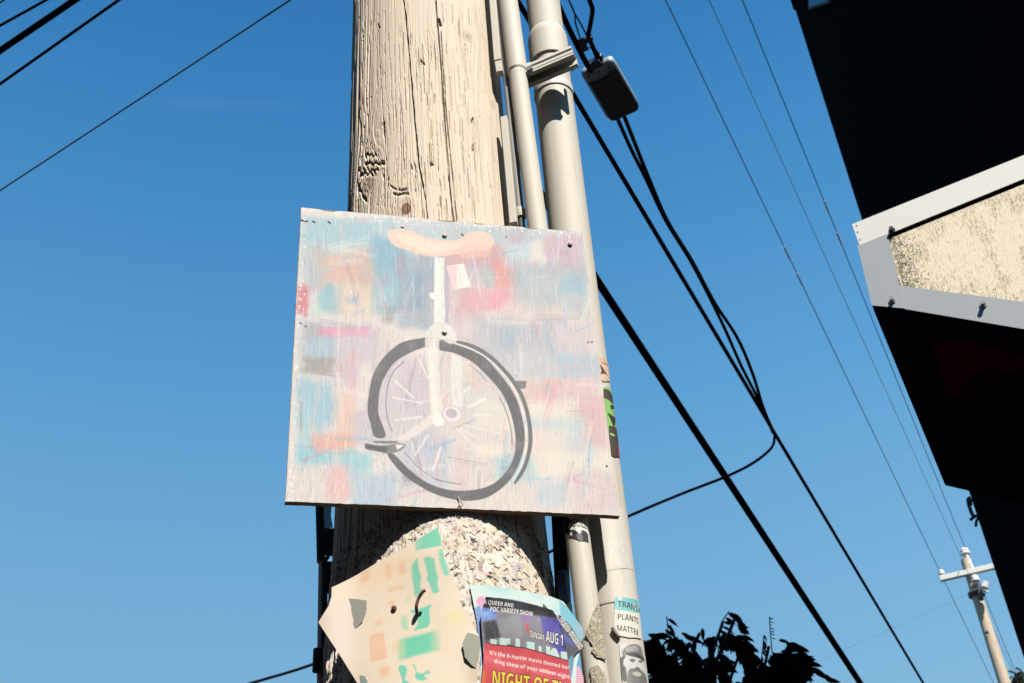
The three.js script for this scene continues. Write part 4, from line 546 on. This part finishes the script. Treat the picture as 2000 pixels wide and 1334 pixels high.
// ---------------------------------------------------------------- black building and canopy on the right
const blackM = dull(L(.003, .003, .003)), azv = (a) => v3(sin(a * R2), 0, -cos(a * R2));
const walls = thing('black_building', 'tall black building in shade along the right edge, behind the canopy', 'building');
{
  const C1 = azv(20.95).multiplyScalar(8), N1 = v3(2.6, 0, -2.95), along = C1.clone().sub(N1).normalize(), e = v3(-along.z, 0, along.x), C2 = azv(21.86).multiplyScalar(7.96), N2 = N1.clone().addScaledVector(e, .13);
  const block = (a, b, h0, h1, dp) => prism([a, b, b.clone().addScaledVector(e, dp), a.clone().addScaledVector(e, dp)].map((p) => p.clone().setY(h0)), v3(0, h1 - h0, 0));
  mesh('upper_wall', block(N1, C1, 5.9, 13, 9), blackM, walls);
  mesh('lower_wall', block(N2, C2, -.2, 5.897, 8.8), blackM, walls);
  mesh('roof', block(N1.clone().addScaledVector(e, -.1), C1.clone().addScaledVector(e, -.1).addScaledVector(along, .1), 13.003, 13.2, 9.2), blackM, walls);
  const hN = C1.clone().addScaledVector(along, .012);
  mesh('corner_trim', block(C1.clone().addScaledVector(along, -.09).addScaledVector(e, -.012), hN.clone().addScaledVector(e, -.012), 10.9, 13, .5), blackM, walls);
  const wp = new Plane(C1.clone().setY(0), along.clone().negate(), v3(0, 1, 0)), glassM = mat(L(.02, .025, .05), .15), frM = mat(L(.01, .01, .012), .7);
  for (const [pl, sf] of [[[[1580, -60], [1618, -60], [1626, 4], [1584, 18]], wp]]) {
    const w = sheet('window', sf, pl, { thick: .02, off: .002, edge: 0 }, null, frM, walls); const c = pl.reduce((a, p) => [a[0] + p[0] / 4, a[1] + p[1] / 4], [0, 0]); sheet('pane', sf, pl.map((p) => [lerp(p[0], c[0], .12), lerp(p[1], c[1], .12)]), { thick: .004, off: .023, edge: 0 }, null, glassM, w);
  }
  const bk = (pts, r) => tube(pts.map((p) => far(p[0], p[1], 7.9)), r, 20, 6);
  mesh('wall_bracket', mergeGeometries([bk([[1896, 972], [1891, 974], [1892, 985], [1897, 1000], [1902, 1010]], .012), bk([[1900, 975], [1893, 984], [1899, 985]], .01), bk([[1912, 1005], [1902, 1010], [1895, 1016]], .011), bk([[1912, 1010], [1907, 1018], [1906, 1028]], .010)]), mat(L(.012, .014, .03), .6), walls);
}
{
  const cano = thing('canopy', 'dark canopy jutting from the building with lichen-speckled end panel and grey metal trim', 'canopy');
  const o = azv(20.06).multiplyScalar(3.6).setY(0), e1 = v3(cos(25 * R2), 0, sin(25 * R2)), S = new Plane(o, e1, v3(0, 1, 0)), street = azv(23).multiplyScalar(1.36);
  const p = (q, off = 0) => { const [a, b] = S.hit(...q); return S.point(a, b, off); };
  const out = [[1705, 603], [1669, 443], [2160, 246], [2160, 671]];
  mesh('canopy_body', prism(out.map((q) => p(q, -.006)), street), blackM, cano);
  const r = rngOf(55);
  const bump = canvas(600, 640), bx = bump.getContext('2d'); bx.fillStyle = '#808080'; bx.fillRect(0, 0, 600, 640); for (let i = 0; i < 2600; i++) { bx.fillStyle = r() < .5 ? '#565656' : '#a8a8a8'; bx.globalAlpha = .5; bx.fillRect(600 * r(), 640 * r(), 1 + 2 * r(), 3 + 12 * r()); }
  sheet('end_panel', S, [[1735, 468], [2155, 297], [2155, 625], [1760, 566]], { thick: .003, off: -.001, edge: .05, ppm: 1000, rough: .9, mat: { bumpMap: texOf(bump, false), bumpScale: .0016 } }, (x, P, w, h) => {
    const k = 1.33, C = (a, b, c, al) => css(a, b, c, k, al); x.fillStyle = C(240, 226, 200); x.fillRect(0, 0, w, h);
    for (let i = 0; i < 5000; i++) { const q = 150 + 90 * r(); x.fillStyle = C(q + 14, q, q - 30, .14); x.fillRect(w * r(), h * r(), 1 + 3 * r(), 4 + 22 * r()); }
    // lichen: short streaks running down, thick along the left edge, the top edge and the bottom
    for (let i = 0; i < 26000; i++) {
      const px = 1735 + 420 * r(), py = 285 + 340 * r(), top = 462 - (px - 1733) * .42, bot = 566 + (px - 1760) * .14; if (py < top - 4 || py > bot + 4) continue;
      const lf = px - (1735 + (py - 462) * .25), dl = exp(-lf / 26) * 1.1, db = exp(-(bot - py) / 20) * .95, dt = exp(-(py - top) / 14) * .75, cl = smooth(.54, .74, fbm(px * .03 + 4, py * .018, 3)) * .75;
      if (r() > .065 + dl + db + dt + cl * 1.15) continue; const a = P(px, py), q = r();
      x.save(); x.translate(...a); x.rotate(-.1 + .3 * r()); x.fillStyle = q < .45 ? C(112, 104, 82, .68) : q < .8 ? C(166, 158, 128, .6) : C(176, 166, 104, .6); const n = 3 + 22 * r() * r(); x.fillRect(-.5, -n / 2, .7 + 2.0 * r() * (db + dl + .4), n); x.restore();
    }
    for (let i = 0; i < 500; i++) { const px = 1740 + 60 * r() * r(), py = 462 + 110 * r(), a = P(px + (py - 462) * .25, py); x.fillStyle = C(62, 52, 38, .8); x.beginPath(); x.ellipse(a[0], a[1], .8 + 1.6 * r(), 1 + 2.6 * r(), .3, 0, 7); x.fill(); }
  }, null, cano);
  const whiteMt = mat(base(222, 221, 212, 1.33), .55), greyMt = mat(base(160, 166, 170, 1.33), .5);
  sheet('top_flashing', S, [[1665, 440], [2160, 241], [2160, 286], [1680, 482]], { thick: .0035, off: .003, edge: 0 }, null, whiteMt, cano);
  mesh('flashing_return', prism([[1665, 440], [2160, 241], [2160, 247], [1667, 446]].map((q) => p(q, .0028)), street.clone().multiplyScalar(.14)), whiteMt, cano);
  sheet('corner_trim', S, [[1676, 483], [1735, 459], [1768, 605], [1704, 599]], { thick: .003, off: .006, edge: 0 }, null, greyMt, cano);
  sheet('bottom_trim', S, [[1757, 559], [2160, 612], [2160, 671], [1768, 605]], { thick: .003, off: .002, edge: 0 }, null, greyMt, cano);
  const bolt = mergeGeometries([new THREE.CylinderGeometry(.012, .012, .004, 20).rotateX(PI / 2), new THREE.CylinderGeometry(.008, .007, .017, 6).rotateX(PI / 2).translate(0, 0, .008)]), bm = mat(L(.3, .29, .27), .4, { metalness: .6 }), dm = mat(L(.02, .018, .015), .7);
  for (const [x, y, off, m] of [[1744, 590, .0105, bm], [1921, 597, .0065, bm], [1743, 452, .007, dm]]) { const b = mesh('bolt', bolt, m, cano); b.applyMatrix4(frameM(p([x, y], off), S.e1, S.e2, S.n)); }
  const rv = new THREE.SphereGeometry(.0026, 8, 6); for (const [x, y] of [[1674, 443], [1676, 455], [1681, 470]]) { const b = mesh('rivet', rv, dm, cano); b.applyMatrix4(frameM(p([x, y], .0066), S.e1, S.e2, S.n)); }
  const b0 = p([1705, 603]), b1 = p([2160, 671]), so = new Plane(b0, b1.clone().sub(b0), street.clone().negate());
  const sg = so.n.y > 0 ? -1 : 1;
  const red = sheetGeo(so, [[1815, 655], [1890, 662], [1960, 684], [2040, 698], [2020, 735], [1975, 728], [1930, 716], [1895, 740], [1882, 768], [1850, 772], [1834, 712]], { thick: .002, off: sg > 0 ? .002 : -.004, edge: .05 });
  mesh('red_board', red.geo, dull(L(.032, .002, .002)), cano);
}

// ---------------------------------------------------------------- the street behind and left of the camera, which keeps the shadows deep
{
  const brick = mat(L(.055, .042, .036), .95), glass = mat(L(.02, .022, .025), .2), frm = mat(L(.05, .05, .048), .7);
  const house = (label, x0, x1, z0, z1, h, face) => {
    const t = thing('street_building', label, 'building'); mesh('wall', new THREE.BoxGeometry(x1 - x0, h + .2, z1 - z0).translate((x0 + x1) / 2, h / 2 - .1, (z0 + z1) / 2), brick, t);
    mesh('roof', new THREE.BoxGeometry(x1 - x0 + .3, .25, z1 - z0 + .3).translate((x0 + x1) / 2, h + .13, (z0 + z1) / 2), frm, t);
    const n = floor(((face === 'x' ? z1 - z0 : x1 - x0) - 1) / 2.2);
    for (let k = 0; k < n; k++) for (const y of [1.6, 4.6, 7.2]) { if (y + 1 > h) continue; const q = (face === 'x' ? z0 : x0) + 1.6 + k * 2.2, g = (w, hh, d) => (face === 'x' ? new THREE.BoxGeometry(d, hh, w).translate(x1, y, q) : new THREE.BoxGeometry(w, hh, d).translate(q, y, z0)); const w = mesh('window', g(1.15, 1.65, .1), frm, t); mesh('pane', g(1, 1.5, .13), glass, w); }
  };
  house('dark brick street building to the left of the camera, out of the picture', -14, -5.2, -5, 6, 8.5, 'x');
  house('long dark brick street building behind the camera, out of the picture', -8, 11, 6.5, 14, 9, 'z');
}

// ---------------------------------------------------------------- far utility pole
const FD = 23;
{
  const t = thing('far_utility_pole', 'distant wooden utility pole with a crossarm and insulators, left of the black building', 'utility pole');
  const c = canvas(128, 512), x = c.getContext('2d'), r = rngOf(77); x.fillStyle = '#a3937f'; x.fillRect(0, 0, 128, 512); for (let i = 0; i < 700; i++) { const v = 80 + 90 * r() | 0; x.fillStyle = `rgba(${v + 14},${v},${v - 16},.4)`; x.fillRect(128 * r(), 512 * r(), 1 + 2 * r(), 4 + 30 * r()); }
  const wood = mat(0xffffff, .9, { map: texOf(c) }), top = far(1886, 1093, FD), pale = mat(L(.46, .45, .42), .8), porc = mat(L(.5, .49, .47), .3), dk = mat(L(.03, .035, .04), .6);
  mesh('shaft', rod(v3(top.x, -.3, top.z), top, .16, .092, 20), wood, t);
  const a = far(1836, 1131, FD - .12), b = far(1948, 1107, FD - .12); b.y = a.y; mesh('crossarm', boxAt(a.clone().add(b).multiplyScalar(.5), b.clone().sub(a).normalize(), v3(0, 1, 0), b.clone().sub(a).normalize().cross(v3(0, 1, 0)).normalize(), a.distanceTo(b), .10, .09, .01), pale, t);
  const insul = (p, s = .75) => { const g = new THREE.LatheGeometry([[0, 0], [.03, 0], [.035, .04], [.075, .06], [.085, .09], [.05, .11], [.075, .13], [.06, .17], [.03, .19], [0, .19]].map((q) => new THREE.Vector2(q[0] * s, q[1] * s)), 14); g.translate(p.x, p.y, p.z); return g; };
  mesh('insulator', insul(a.clone().add(v3(.06, .04, 0))), porc, t); mesh('insulator', insul(top.clone().add(v3(.03, .03, .0)), 1.1), porc, t); mesh('pin_bracket', rod(top.clone().add(v3(.04, -.3, .11)), top.clone().add(v3(.03, .08, .03)), .03), pale, t);
  mesh('insulator', insul(far(1908, 1142, FD - .2), 1), porc, t); mesh('fuse_cutout', mergeGeometries([rod(far(1910, 1141, FD - .2), far(1917, 1172, FD - .2), .045), rod(far(1896, 1158, FD - .15), far(1912, 1152, FD - .2), .05)]), dk, t);
  mesh('lightning_arrester', mergeGeometries([rod(far(1925, 1137, FD - .3), far(1923, 1148, FD - .3), .07), rod(far(1923, 1148, FD - .3), far(1924, 1155, FD - .3), .04), rod(far(1924, 1155, FD - .3), far(1930, 1157, FD - .3), .02)]), porc, t);
  mesh('pole_band', rod(far(1901, 1166, FD).setX(top.x).setZ(top.z), far(1900, 1158, FD).setX(top.x).setZ(top.z), .15, .15, 16), dk, t);
  mesh('step_bolt', mergeGeometries([rod(far(1884, 1102, FD - .05), far(1879, 1104, FD - .05), .02), rod(far(1885, 1110, FD - .05), far(1880, 1112, FD - .05), .02), rod(far(1930, 1234, FD - .15), far(1924, 1236, FD - .15), .03)]), dk, t);
}

// ---------------------------------------------------------------- cables
const cabM = dull(L(.006, .006, .007)), thinM = mat(L(.06, .085, .11), .7), greyW = mat(L(.3, .3, .29), .5, { metalness: .3 });
function cable(label, a, b, r, e0, e1, m = cabM, cat = 'cable', group) {
  const d = b.clone().sub(a).normalize(), p = a.clone().addScaledVector(d, -e0), q = b.clone().addScaledVector(d, e1), len = p.distanceTo(q), n = 24, pts = [];
  for (let i = 0; i <= n; i++) pts.push(p.clone().lerp(q, i / n)); void len;
  const o = mesh('overhead_cable', tube(pts, r, 24, 8), m, scene); o.userData = { label, category: cat }; if (group) o.userData.group = group; return o;
}
cable('short thin cable cutting the extreme upper left corner of the sky', high(0, 5, 6.8), high(12, -3, 6.8), .0045, 4, 2.2, thinM);
cable('thin dark cable just above the thick black one in the upper left corner', high(0, 50, 6.6), high(90, 0, 6.6), .007, 4, 2.2);
cable('thickest black cable in the upper left corner of the sky', high(0, 99, 6.5), high(146, 0, 6.5), .0165, 4, 2.2);
cable('dark cable just below the thickest one in the upper left corner', high(0, 164, 6.4), high(232, 0, 6.4), .0075, 4, 2.2);
cable('long thin cable crossing the open sky left of the pole', high(0, 372, 6.3), high(567, 0, 6.3), .0042, 4, 2.2, thinM);
const MH = 6.0;
cable('long straight dark cable behind the splice box, running down to the lower right', high(1010, 0, MH), high(1803, 1334, MH + .15), .0125, 8, 12);
cable('very thick black cable running diagonally down the sky right of the conduit', high(1060, 385, 5.5), high(1680, 1334, 4.6), .0205, 6, 8);
{
  const pts = [[440, 1350], [495, 1333], [612, 1297], [800, 1215], [1000, 1113], [1228, 1008], [1330, 965], [1420, 930], [1468, 906], [1500, 882], [1511, 866], [1513, 848]].map(([a, b], i) => high(a, b, lerp(4.3, 5.86, i / 11)));
  pts.unshift(pts[0].clone().multiplyScalar(2).sub(pts[2]));
  const o = mesh('overhead_cable', tube(pts, .0085, 160, 8), cabM, scene); o.userData = { label: 'thin drop cable looping from the straight dark cable down left behind the pole', category: 'cable' };
}
{
  const G = 'cables hanging from the splice box';
  const run = (label, pts, r, h = MH) => { const o = mesh('overhead_cable', tube(pts.map(([a, b]) => high(a, b, h)), r, 120, 8), cabM, scene); o.userData = { label, category: 'cable', group: G }; };
  run('right-hand one of the two dark cables leaving the bottom of the splice box', [[1214, 214], [1240, 280], [1268, 350], [1302, 428], [1352, 510], [1395, 590], [1440, 660], [1470, 730], [1492, 800], [1512, 846]], .010, MH - .02);
  run('left-hand one of the two dark cables leaving the bottom of the splice box', [[1200, 218], [1232, 290], [1262, 350], [1300, 430], [1350, 512], [1410, 630], [1448, 715], [1480, 778], [1510, 846]], .0095, MH - .06);
  run('dark cable entering the top left corner of the splice box from above', [[1060, -60], [1095, 20], [1122, 78], [1150, 132], [1162, 150]], .013, MH);
  const o1 = mesh('overhead_cable', tube([[1146, -60], [1151, -2], [1157, 18], [1153, 48], [1150, 68], [1158, 92], [1168, 112], [1173, 122]].map(([a, b]) => high(a, b, MH + .02)), .0105, 60, 8), cabM, scene); o1.userData = { label: 'black S-shaped cable loop entering the top of the splice box', category: 'cable', group: G };
  const bl = mat(L(.012, .03, .12), .5); const o2 = mesh('thin_wire', mergeGeometries([tube([[1100, -30], [1112, 2], [1122, 25], [1124, 45], [1131, 68], [1134, 78]].map(([a, b]) => high(a, b, MH + .03)), .0042, 40, 6), tube([[1112, 2], [1122, 25], [1135, 48], [1148, 74], [1156, 94], [1163, 112]].map(([a, b]) => high(a, b, MH + .03)), .0042, 40, 6), tube([[1150, 92], [1160, 96], [1166, 100], [1174, 112], [1182, 124]].map(([a, b]) => high(a, b, MH + .03)), .004, 30, 6)]), bl, scene); o2.userData = { label: 'thin blue tie wire above the splice box, beside the black loop', category: 'wire' };
}
{ // the splice box hanging in the cables
  const t = thing('splice_box', 'dark grey cable splice box hanging in the cables, top right of the pole', 'splice box');
  const ctr = high(1191, 174, MH - .02), top = high(1165, 128, MH + .01), bot = high(1219, 222, MH - .05), y = top.clone().sub(bot).normalize();
  const wL = high(1156, 192, MH - .02), wR = high(1226, 156, MH - .02), xr = wR.clone().sub(wL); const x = xr.addScaledVector(y, -xr.dot(y)).normalize(), z = x.clone().cross(y).normalize();
  const W = .165, H = top.distanceTo(bot), cream = mat(L(.19, .24, .28), .5), blk = mat(L(.014, .018, .026), .4);
  const M = frameM(ctr, x, y, z);
  const back = new RoundedBoxGeometry(W, H, .06, 4, .024); back.translate(0, 0, -.012); back.applyMatrix4(M); mesh('housing', back, cream, t);
  const sh = new THREE.Shape(), w = W * .41, h0 = -H * .47, h1 = H * .22; sh.moveTo(-w, h0 + .02); sh.quadraticCurveTo(-w, h0, -w + .02, h0); sh.lineTo(w - .02, h0); sh.quadraticCurveTo(w, h0, w, h0 + .02); sh.lineTo(w, h1 + .035); sh.quadraticCurveTo(0, h1 - .012, -w, h1 + .012); sh.closePath();
  const cov = new THREE.ExtrudeGeometry(sh, { depth: .024, bevelEnabled: true, bevelSize: .008, bevelThickness: .008, bevelSegments: 4 }); cov.translate(.011, 0, .010); cov.applyMatrix4(M); mesh('cover', cov, blk, t);
  mesh('neck', boxAt(ctr.clone().addScaledVector(y, H / 2 + .008).addScaledVector(x, .0), x, y, z, .06, .034, .05, .006), blk, t);
  for (const k of [-.5, 0, .5]) mesh('latch', boxAt(ctr.clone().addScaledVector(y, H * .40).addScaledVector(x, k * W * .62).addScaledVector(z, .019), x, y, z, .009, .010, .006, .002), blk, t);
  const tg = thing('cable_tag', 'small black plastic tag tied to the cable above the splice box', 'tag'), p = high(1137, 88, MH), q = high(1143, 101, MH - .01), ty = p.clone().sub(q).normalize();
  mesh('tag_plate', boxAt(p, x.clone().addScaledVector(ty, -x.dot(ty)).normalize(), ty, z, .038, .064, .012, .003), blk, tg);
  const cl = thing('cable_clamp', 'black clamp gripping the S-shaped cable loop above the splice box', 'clamp'), c2 = high(1149, 77, MH + .02); mesh('clamp_jaw', boxAt(c2, x, y, z, .042, .022, .03, .005), blk, cl); mesh('clamp_bolt', rod(c2.clone().addScaledVector(x, -.034), c2.clone().addScaledVector(x, .01), .006), blk, cl); mesh('lower_jaw', boxAt(high(1171, 113, MH + .02), x, y, z, .03, .03, .03, .006), blk, cl);
}
{ // three thin high wires to the far pole
  const nm = ['leftmost of the three thin wires, ending at the crossarm of the far pole', 'middle of the three thin wires running to the far pole', 'rightmost of the three thin wires, reaching the top of the far pole'];
  [[[1300, 0], [1836, 1117], [[1524, 484, 1535, 508], [1547, 537, 1558, 560]]], [[1385, 0], [1896, 1130], []], [[1450, 0], [1888, 1078], [[1603, 394, 1613, 416], [1629, 456, 1639, 478]]]].forEach(([a, b, sl], i) => {
    const t = thing('power_wire', nm[i], 'power wire'), B = far(b[0], b[1], FD - .05), A = high(a[0], a[1], B.y), d = B.clone().sub(A).normalize();
    mesh('wire', rod(A.clone().addScaledVector(d, -8), B.clone().addScaledVector(d, 24), i === 1 ? .0045 : .0062, i === 1 ? .0045 : .0062, 8), i === 1 ? greyW : thinM, t);
    for (const [x0, y0, x1, y1] of sl) { const on = (p) => A.clone().addScaledVector(d, p.sub(A).dot(d)); mesh('splice_sleeve', rod(on(high(x0, y0, B.y)), on(high(x1, y1, B.y)), .0125, .0125, 10), mat(L(.4, .39, .37), .6), t); }
  });
  cable('very faint thin wire low in the sky between the tree and the far pole', far(1580, 1300, 34), far(1790, 1206, 34), .004, 12, 30, mat(L(.12, .15, .18), .6));
}

// ---------------------------------------------------------------- tree behind the pipe and a far treetop
{
  const r = rngOf(101), leafM = [dull(L(.006, .007, .007)), dull(L(.009, .011, .006)), dull(L(.008, .005, .007))];
  const leaf = (() => { const pos = [], idx = [], n = 5; for (let i = 0; i <= n; i++) { const t = i / n, w = .17 * pow(sin(PI * pow(t, .8)), .9), y = -t, z = -.22 * t * t; pos.push(-w, y, z + .03 * (w > .01), 0, y, z, w, y, z + .03 * (w > .01)); if (i < n) { const k = 3 * i; idx.push(k, k + 1, k + 3, k + 1, k + 4, k + 3, k + 1, k + 2, k + 4, k + 2, k + 5, k + 4); } } const g = new THREE.BufferGeometry(); g.setAttribute('position', new THREE.Float32BufferAttribute(pos, 3)); g.setAttribute('uv', new THREE.Float32BufferAttribute(new Float32Array(pos.length / 3 * 2), 2)); g.setIndex(idx); g.computeVertexNormals(); return g; })();
  const place = (p, dir, size, roll) => { const q = new THREE.Quaternion().setFromUnitVectors(v3(0, -1, 0), dir.clone().normalize()).multiply(new THREE.Quaternion().setFromAxisAngle(v3(0, 1, 0), roll)); return new THREE.Matrix4().compose(p, q, v3(size, size, size)); };
  const t = thing('tree', 'dark leafy tree in shade with drooping leaves, at the bottom right of the conduit', 'tree'), D = 8;
  const line = [[1150, 1262], [1262, 1240], [1285, 1236], [1300, 1246], [1320, 1232], [1345, 1248], [1380, 1240], [1400, 1232], [1425, 1222], [1450, 1244], [1475, 1296], [1492, 1284], [1510, 1262], [1540, 1254], [1560, 1268], [1580, 1306], [1610, 1328], [1650, 1360]];
  const topAt = (x) => { let i = 0; while (i < line.length - 2 && x > line[i + 1][0]) i++; return lerp(line[i][1], line[i + 1][1], (x - line[i][0]) / (line[i + 1][0] - line[i][0])); };
  const base0 = far(1400, 1334, D).setY(-.2), fork = far(1400, 1600, D), barkM = mat(L(.03, .025, .02), .9);
  mesh('trunk', rod(base0, fork, .13, .09, 12), barkM, t);
  const tips = [[1275, 1244], [1308, 1222], [1345, 1255], [1385, 1245], [1412, 1214], [1436, 1206], [1455, 1250], [1502, 1262], [1540, 1258], [1590, 1310], [1200, 1280]];
  mesh('limbs', mergeGeometries(tips.map(([a, b], i) => { const q = far(a, b, D + .5 * sin(i * 2.3)), m = fork.clone().lerp(q, .55).add(v3(.12 * sin(i), .1, .2 * cos(i * 3))); return tube([fork, m, q], .011, 14, 6); })), barkM, t);
  // named leaves: the drooping rows that stand clear against the sky
  const row = (x0, y0, x1, y1, n, size, ang) => { for (let i = 0; i < n; i++) { const k = i / max(1, n - 1), p = far(lerp(x0, x1, k), lerp(y0, y1, k), D + .1 * (r() - .5)), a = ang + .5 * (r() - .5); const o = mesh('leaf', leaf, leafM[floor(r() * 3)], t); o.applyMatrix4(place(p, v3(cos(a), -sin(a), .3 * (r() - .5)), size * (.8 + .4 * r()), (r() - .5) * 1.6)); } };
  row(1303, 1208, 1296, 1240, 4, .095, .55); row(1421, 1197, 1405, 1232, 5, .095, .55); row(1432, 1198, 1440, 1222, 3, .10, .75); row(1372, 1226, 1356, 1250, 4, .09, 1.9); row(1520, 1250, 1560, 1262, 7, .09, .5); row(1545, 1262, 1580, 1300, 8, .095, .45); row(1580, 1304, 1610, 1325, 7, .10, .4); row(1265, 1238, 1290, 1236, 6, .08, .6); row(1502, 1208, 1507, 1246, 7, .028, .1); row(1492, 1240, 1486, 1290, 6, .06, 1.4); row(1330, 1236, 1350, 1246, 5, .08, .7); row(1438, 1220, 1456, 1262, 7, .09, .55); row(1462, 1262, 1480, 1300, 6, .085, .7);
  const stem = [[[1508, 1275], [1505, 1240], [1503, 1205]], [[1486, 1300], [1490, 1262], [1492, 1240]], [[1300, 1250], [1304, 1225], [1302, 1204]], [[1405, 1240], [1412, 1212], [1424, 1194]]]; mesh('twig', mergeGeometries(stem.map((s) => tube(s.map(([a, b]) => far(a, b, D)), .004, 12, 5))), barkM, t);
  const N = 7200, inst = new THREE.InstancedMesh(leaf, leafM[0], N); inst.name = 'crown'; inst.userData = { kind: 'stuff' };
  for (let i = 0; i < N; i++) { let px, py, k = 0; do { px = 1150 + 490 * r(); const e = topAt(px); py = e + 8 + 340 * r() * (r() < .35 ? .25 : 1); } while (k++ < 8 && noise(px * .045, py * .045) < .34 && py < topAt(px) + 110); const p = far(px, py, D + 1.3 * (r() - .5)), a = (px < 1400 ? 2.2 : .9) + 1.4 * (r() - .5); inst.setMatrixAt(i, place(p, v3(cos(a) * .9, -abs(sin(a)) - .1, r() - .5), .06 + .05 * r(), (r() - .5) * 3)); }
  inst.castShadow = inst.receiveShadow = true; t.add(inst);
  const f = thing('far_tree', 'small far-off treetop in the bottom right corner, beside the far pole', 'tree'), FDt = 32;
  const fb = far(2040, 1334, FDt); mesh('trunk', rod(fb.clone().setY(-.3), fb.clone().setY(fb.y - .6), .2, .12, 10), barkM, f);
  const fi = new THREE.InstancedMesh(leaf, leafM[1], 1500); fi.name = 'crown'; fi.userData = { kind: 'stuff' };
  for (let i = 0; i < 1500; i++) { const px = 1975 + 130 * r(), py = 1322 - 14 * noise(px * .08, 2) + 120 * r(), p = far(px, py, FDt + 2 * (r() - .5)); fi.setMatrixAt(i, place(p, v3(r() - .5, -r(), r() - .5), .16 + .12 * r(), r() * 6)); }
  f.add(fi); mesh('twig', mergeGeometries([tube([[1995, 1330], [1982, 1315], [1970, 1310]].map(([a, b]) => far(a, b, FDt)), .03, 10, 5), tube([[2000, 1330], [1994, 1310], [1984, 1304]].map(([a, b]) => far(a, b, FDt)), .03, 10, 5)]), barkM, f);
}

const renderer = new THREE.WebGLRenderer();
renderer.toneMapping = THREE.LinearToneMapping; renderer.toneMappingExposure = EXPOSURE; renderer.shadowMap.enabled = true;
renderer.render(scene, camera);
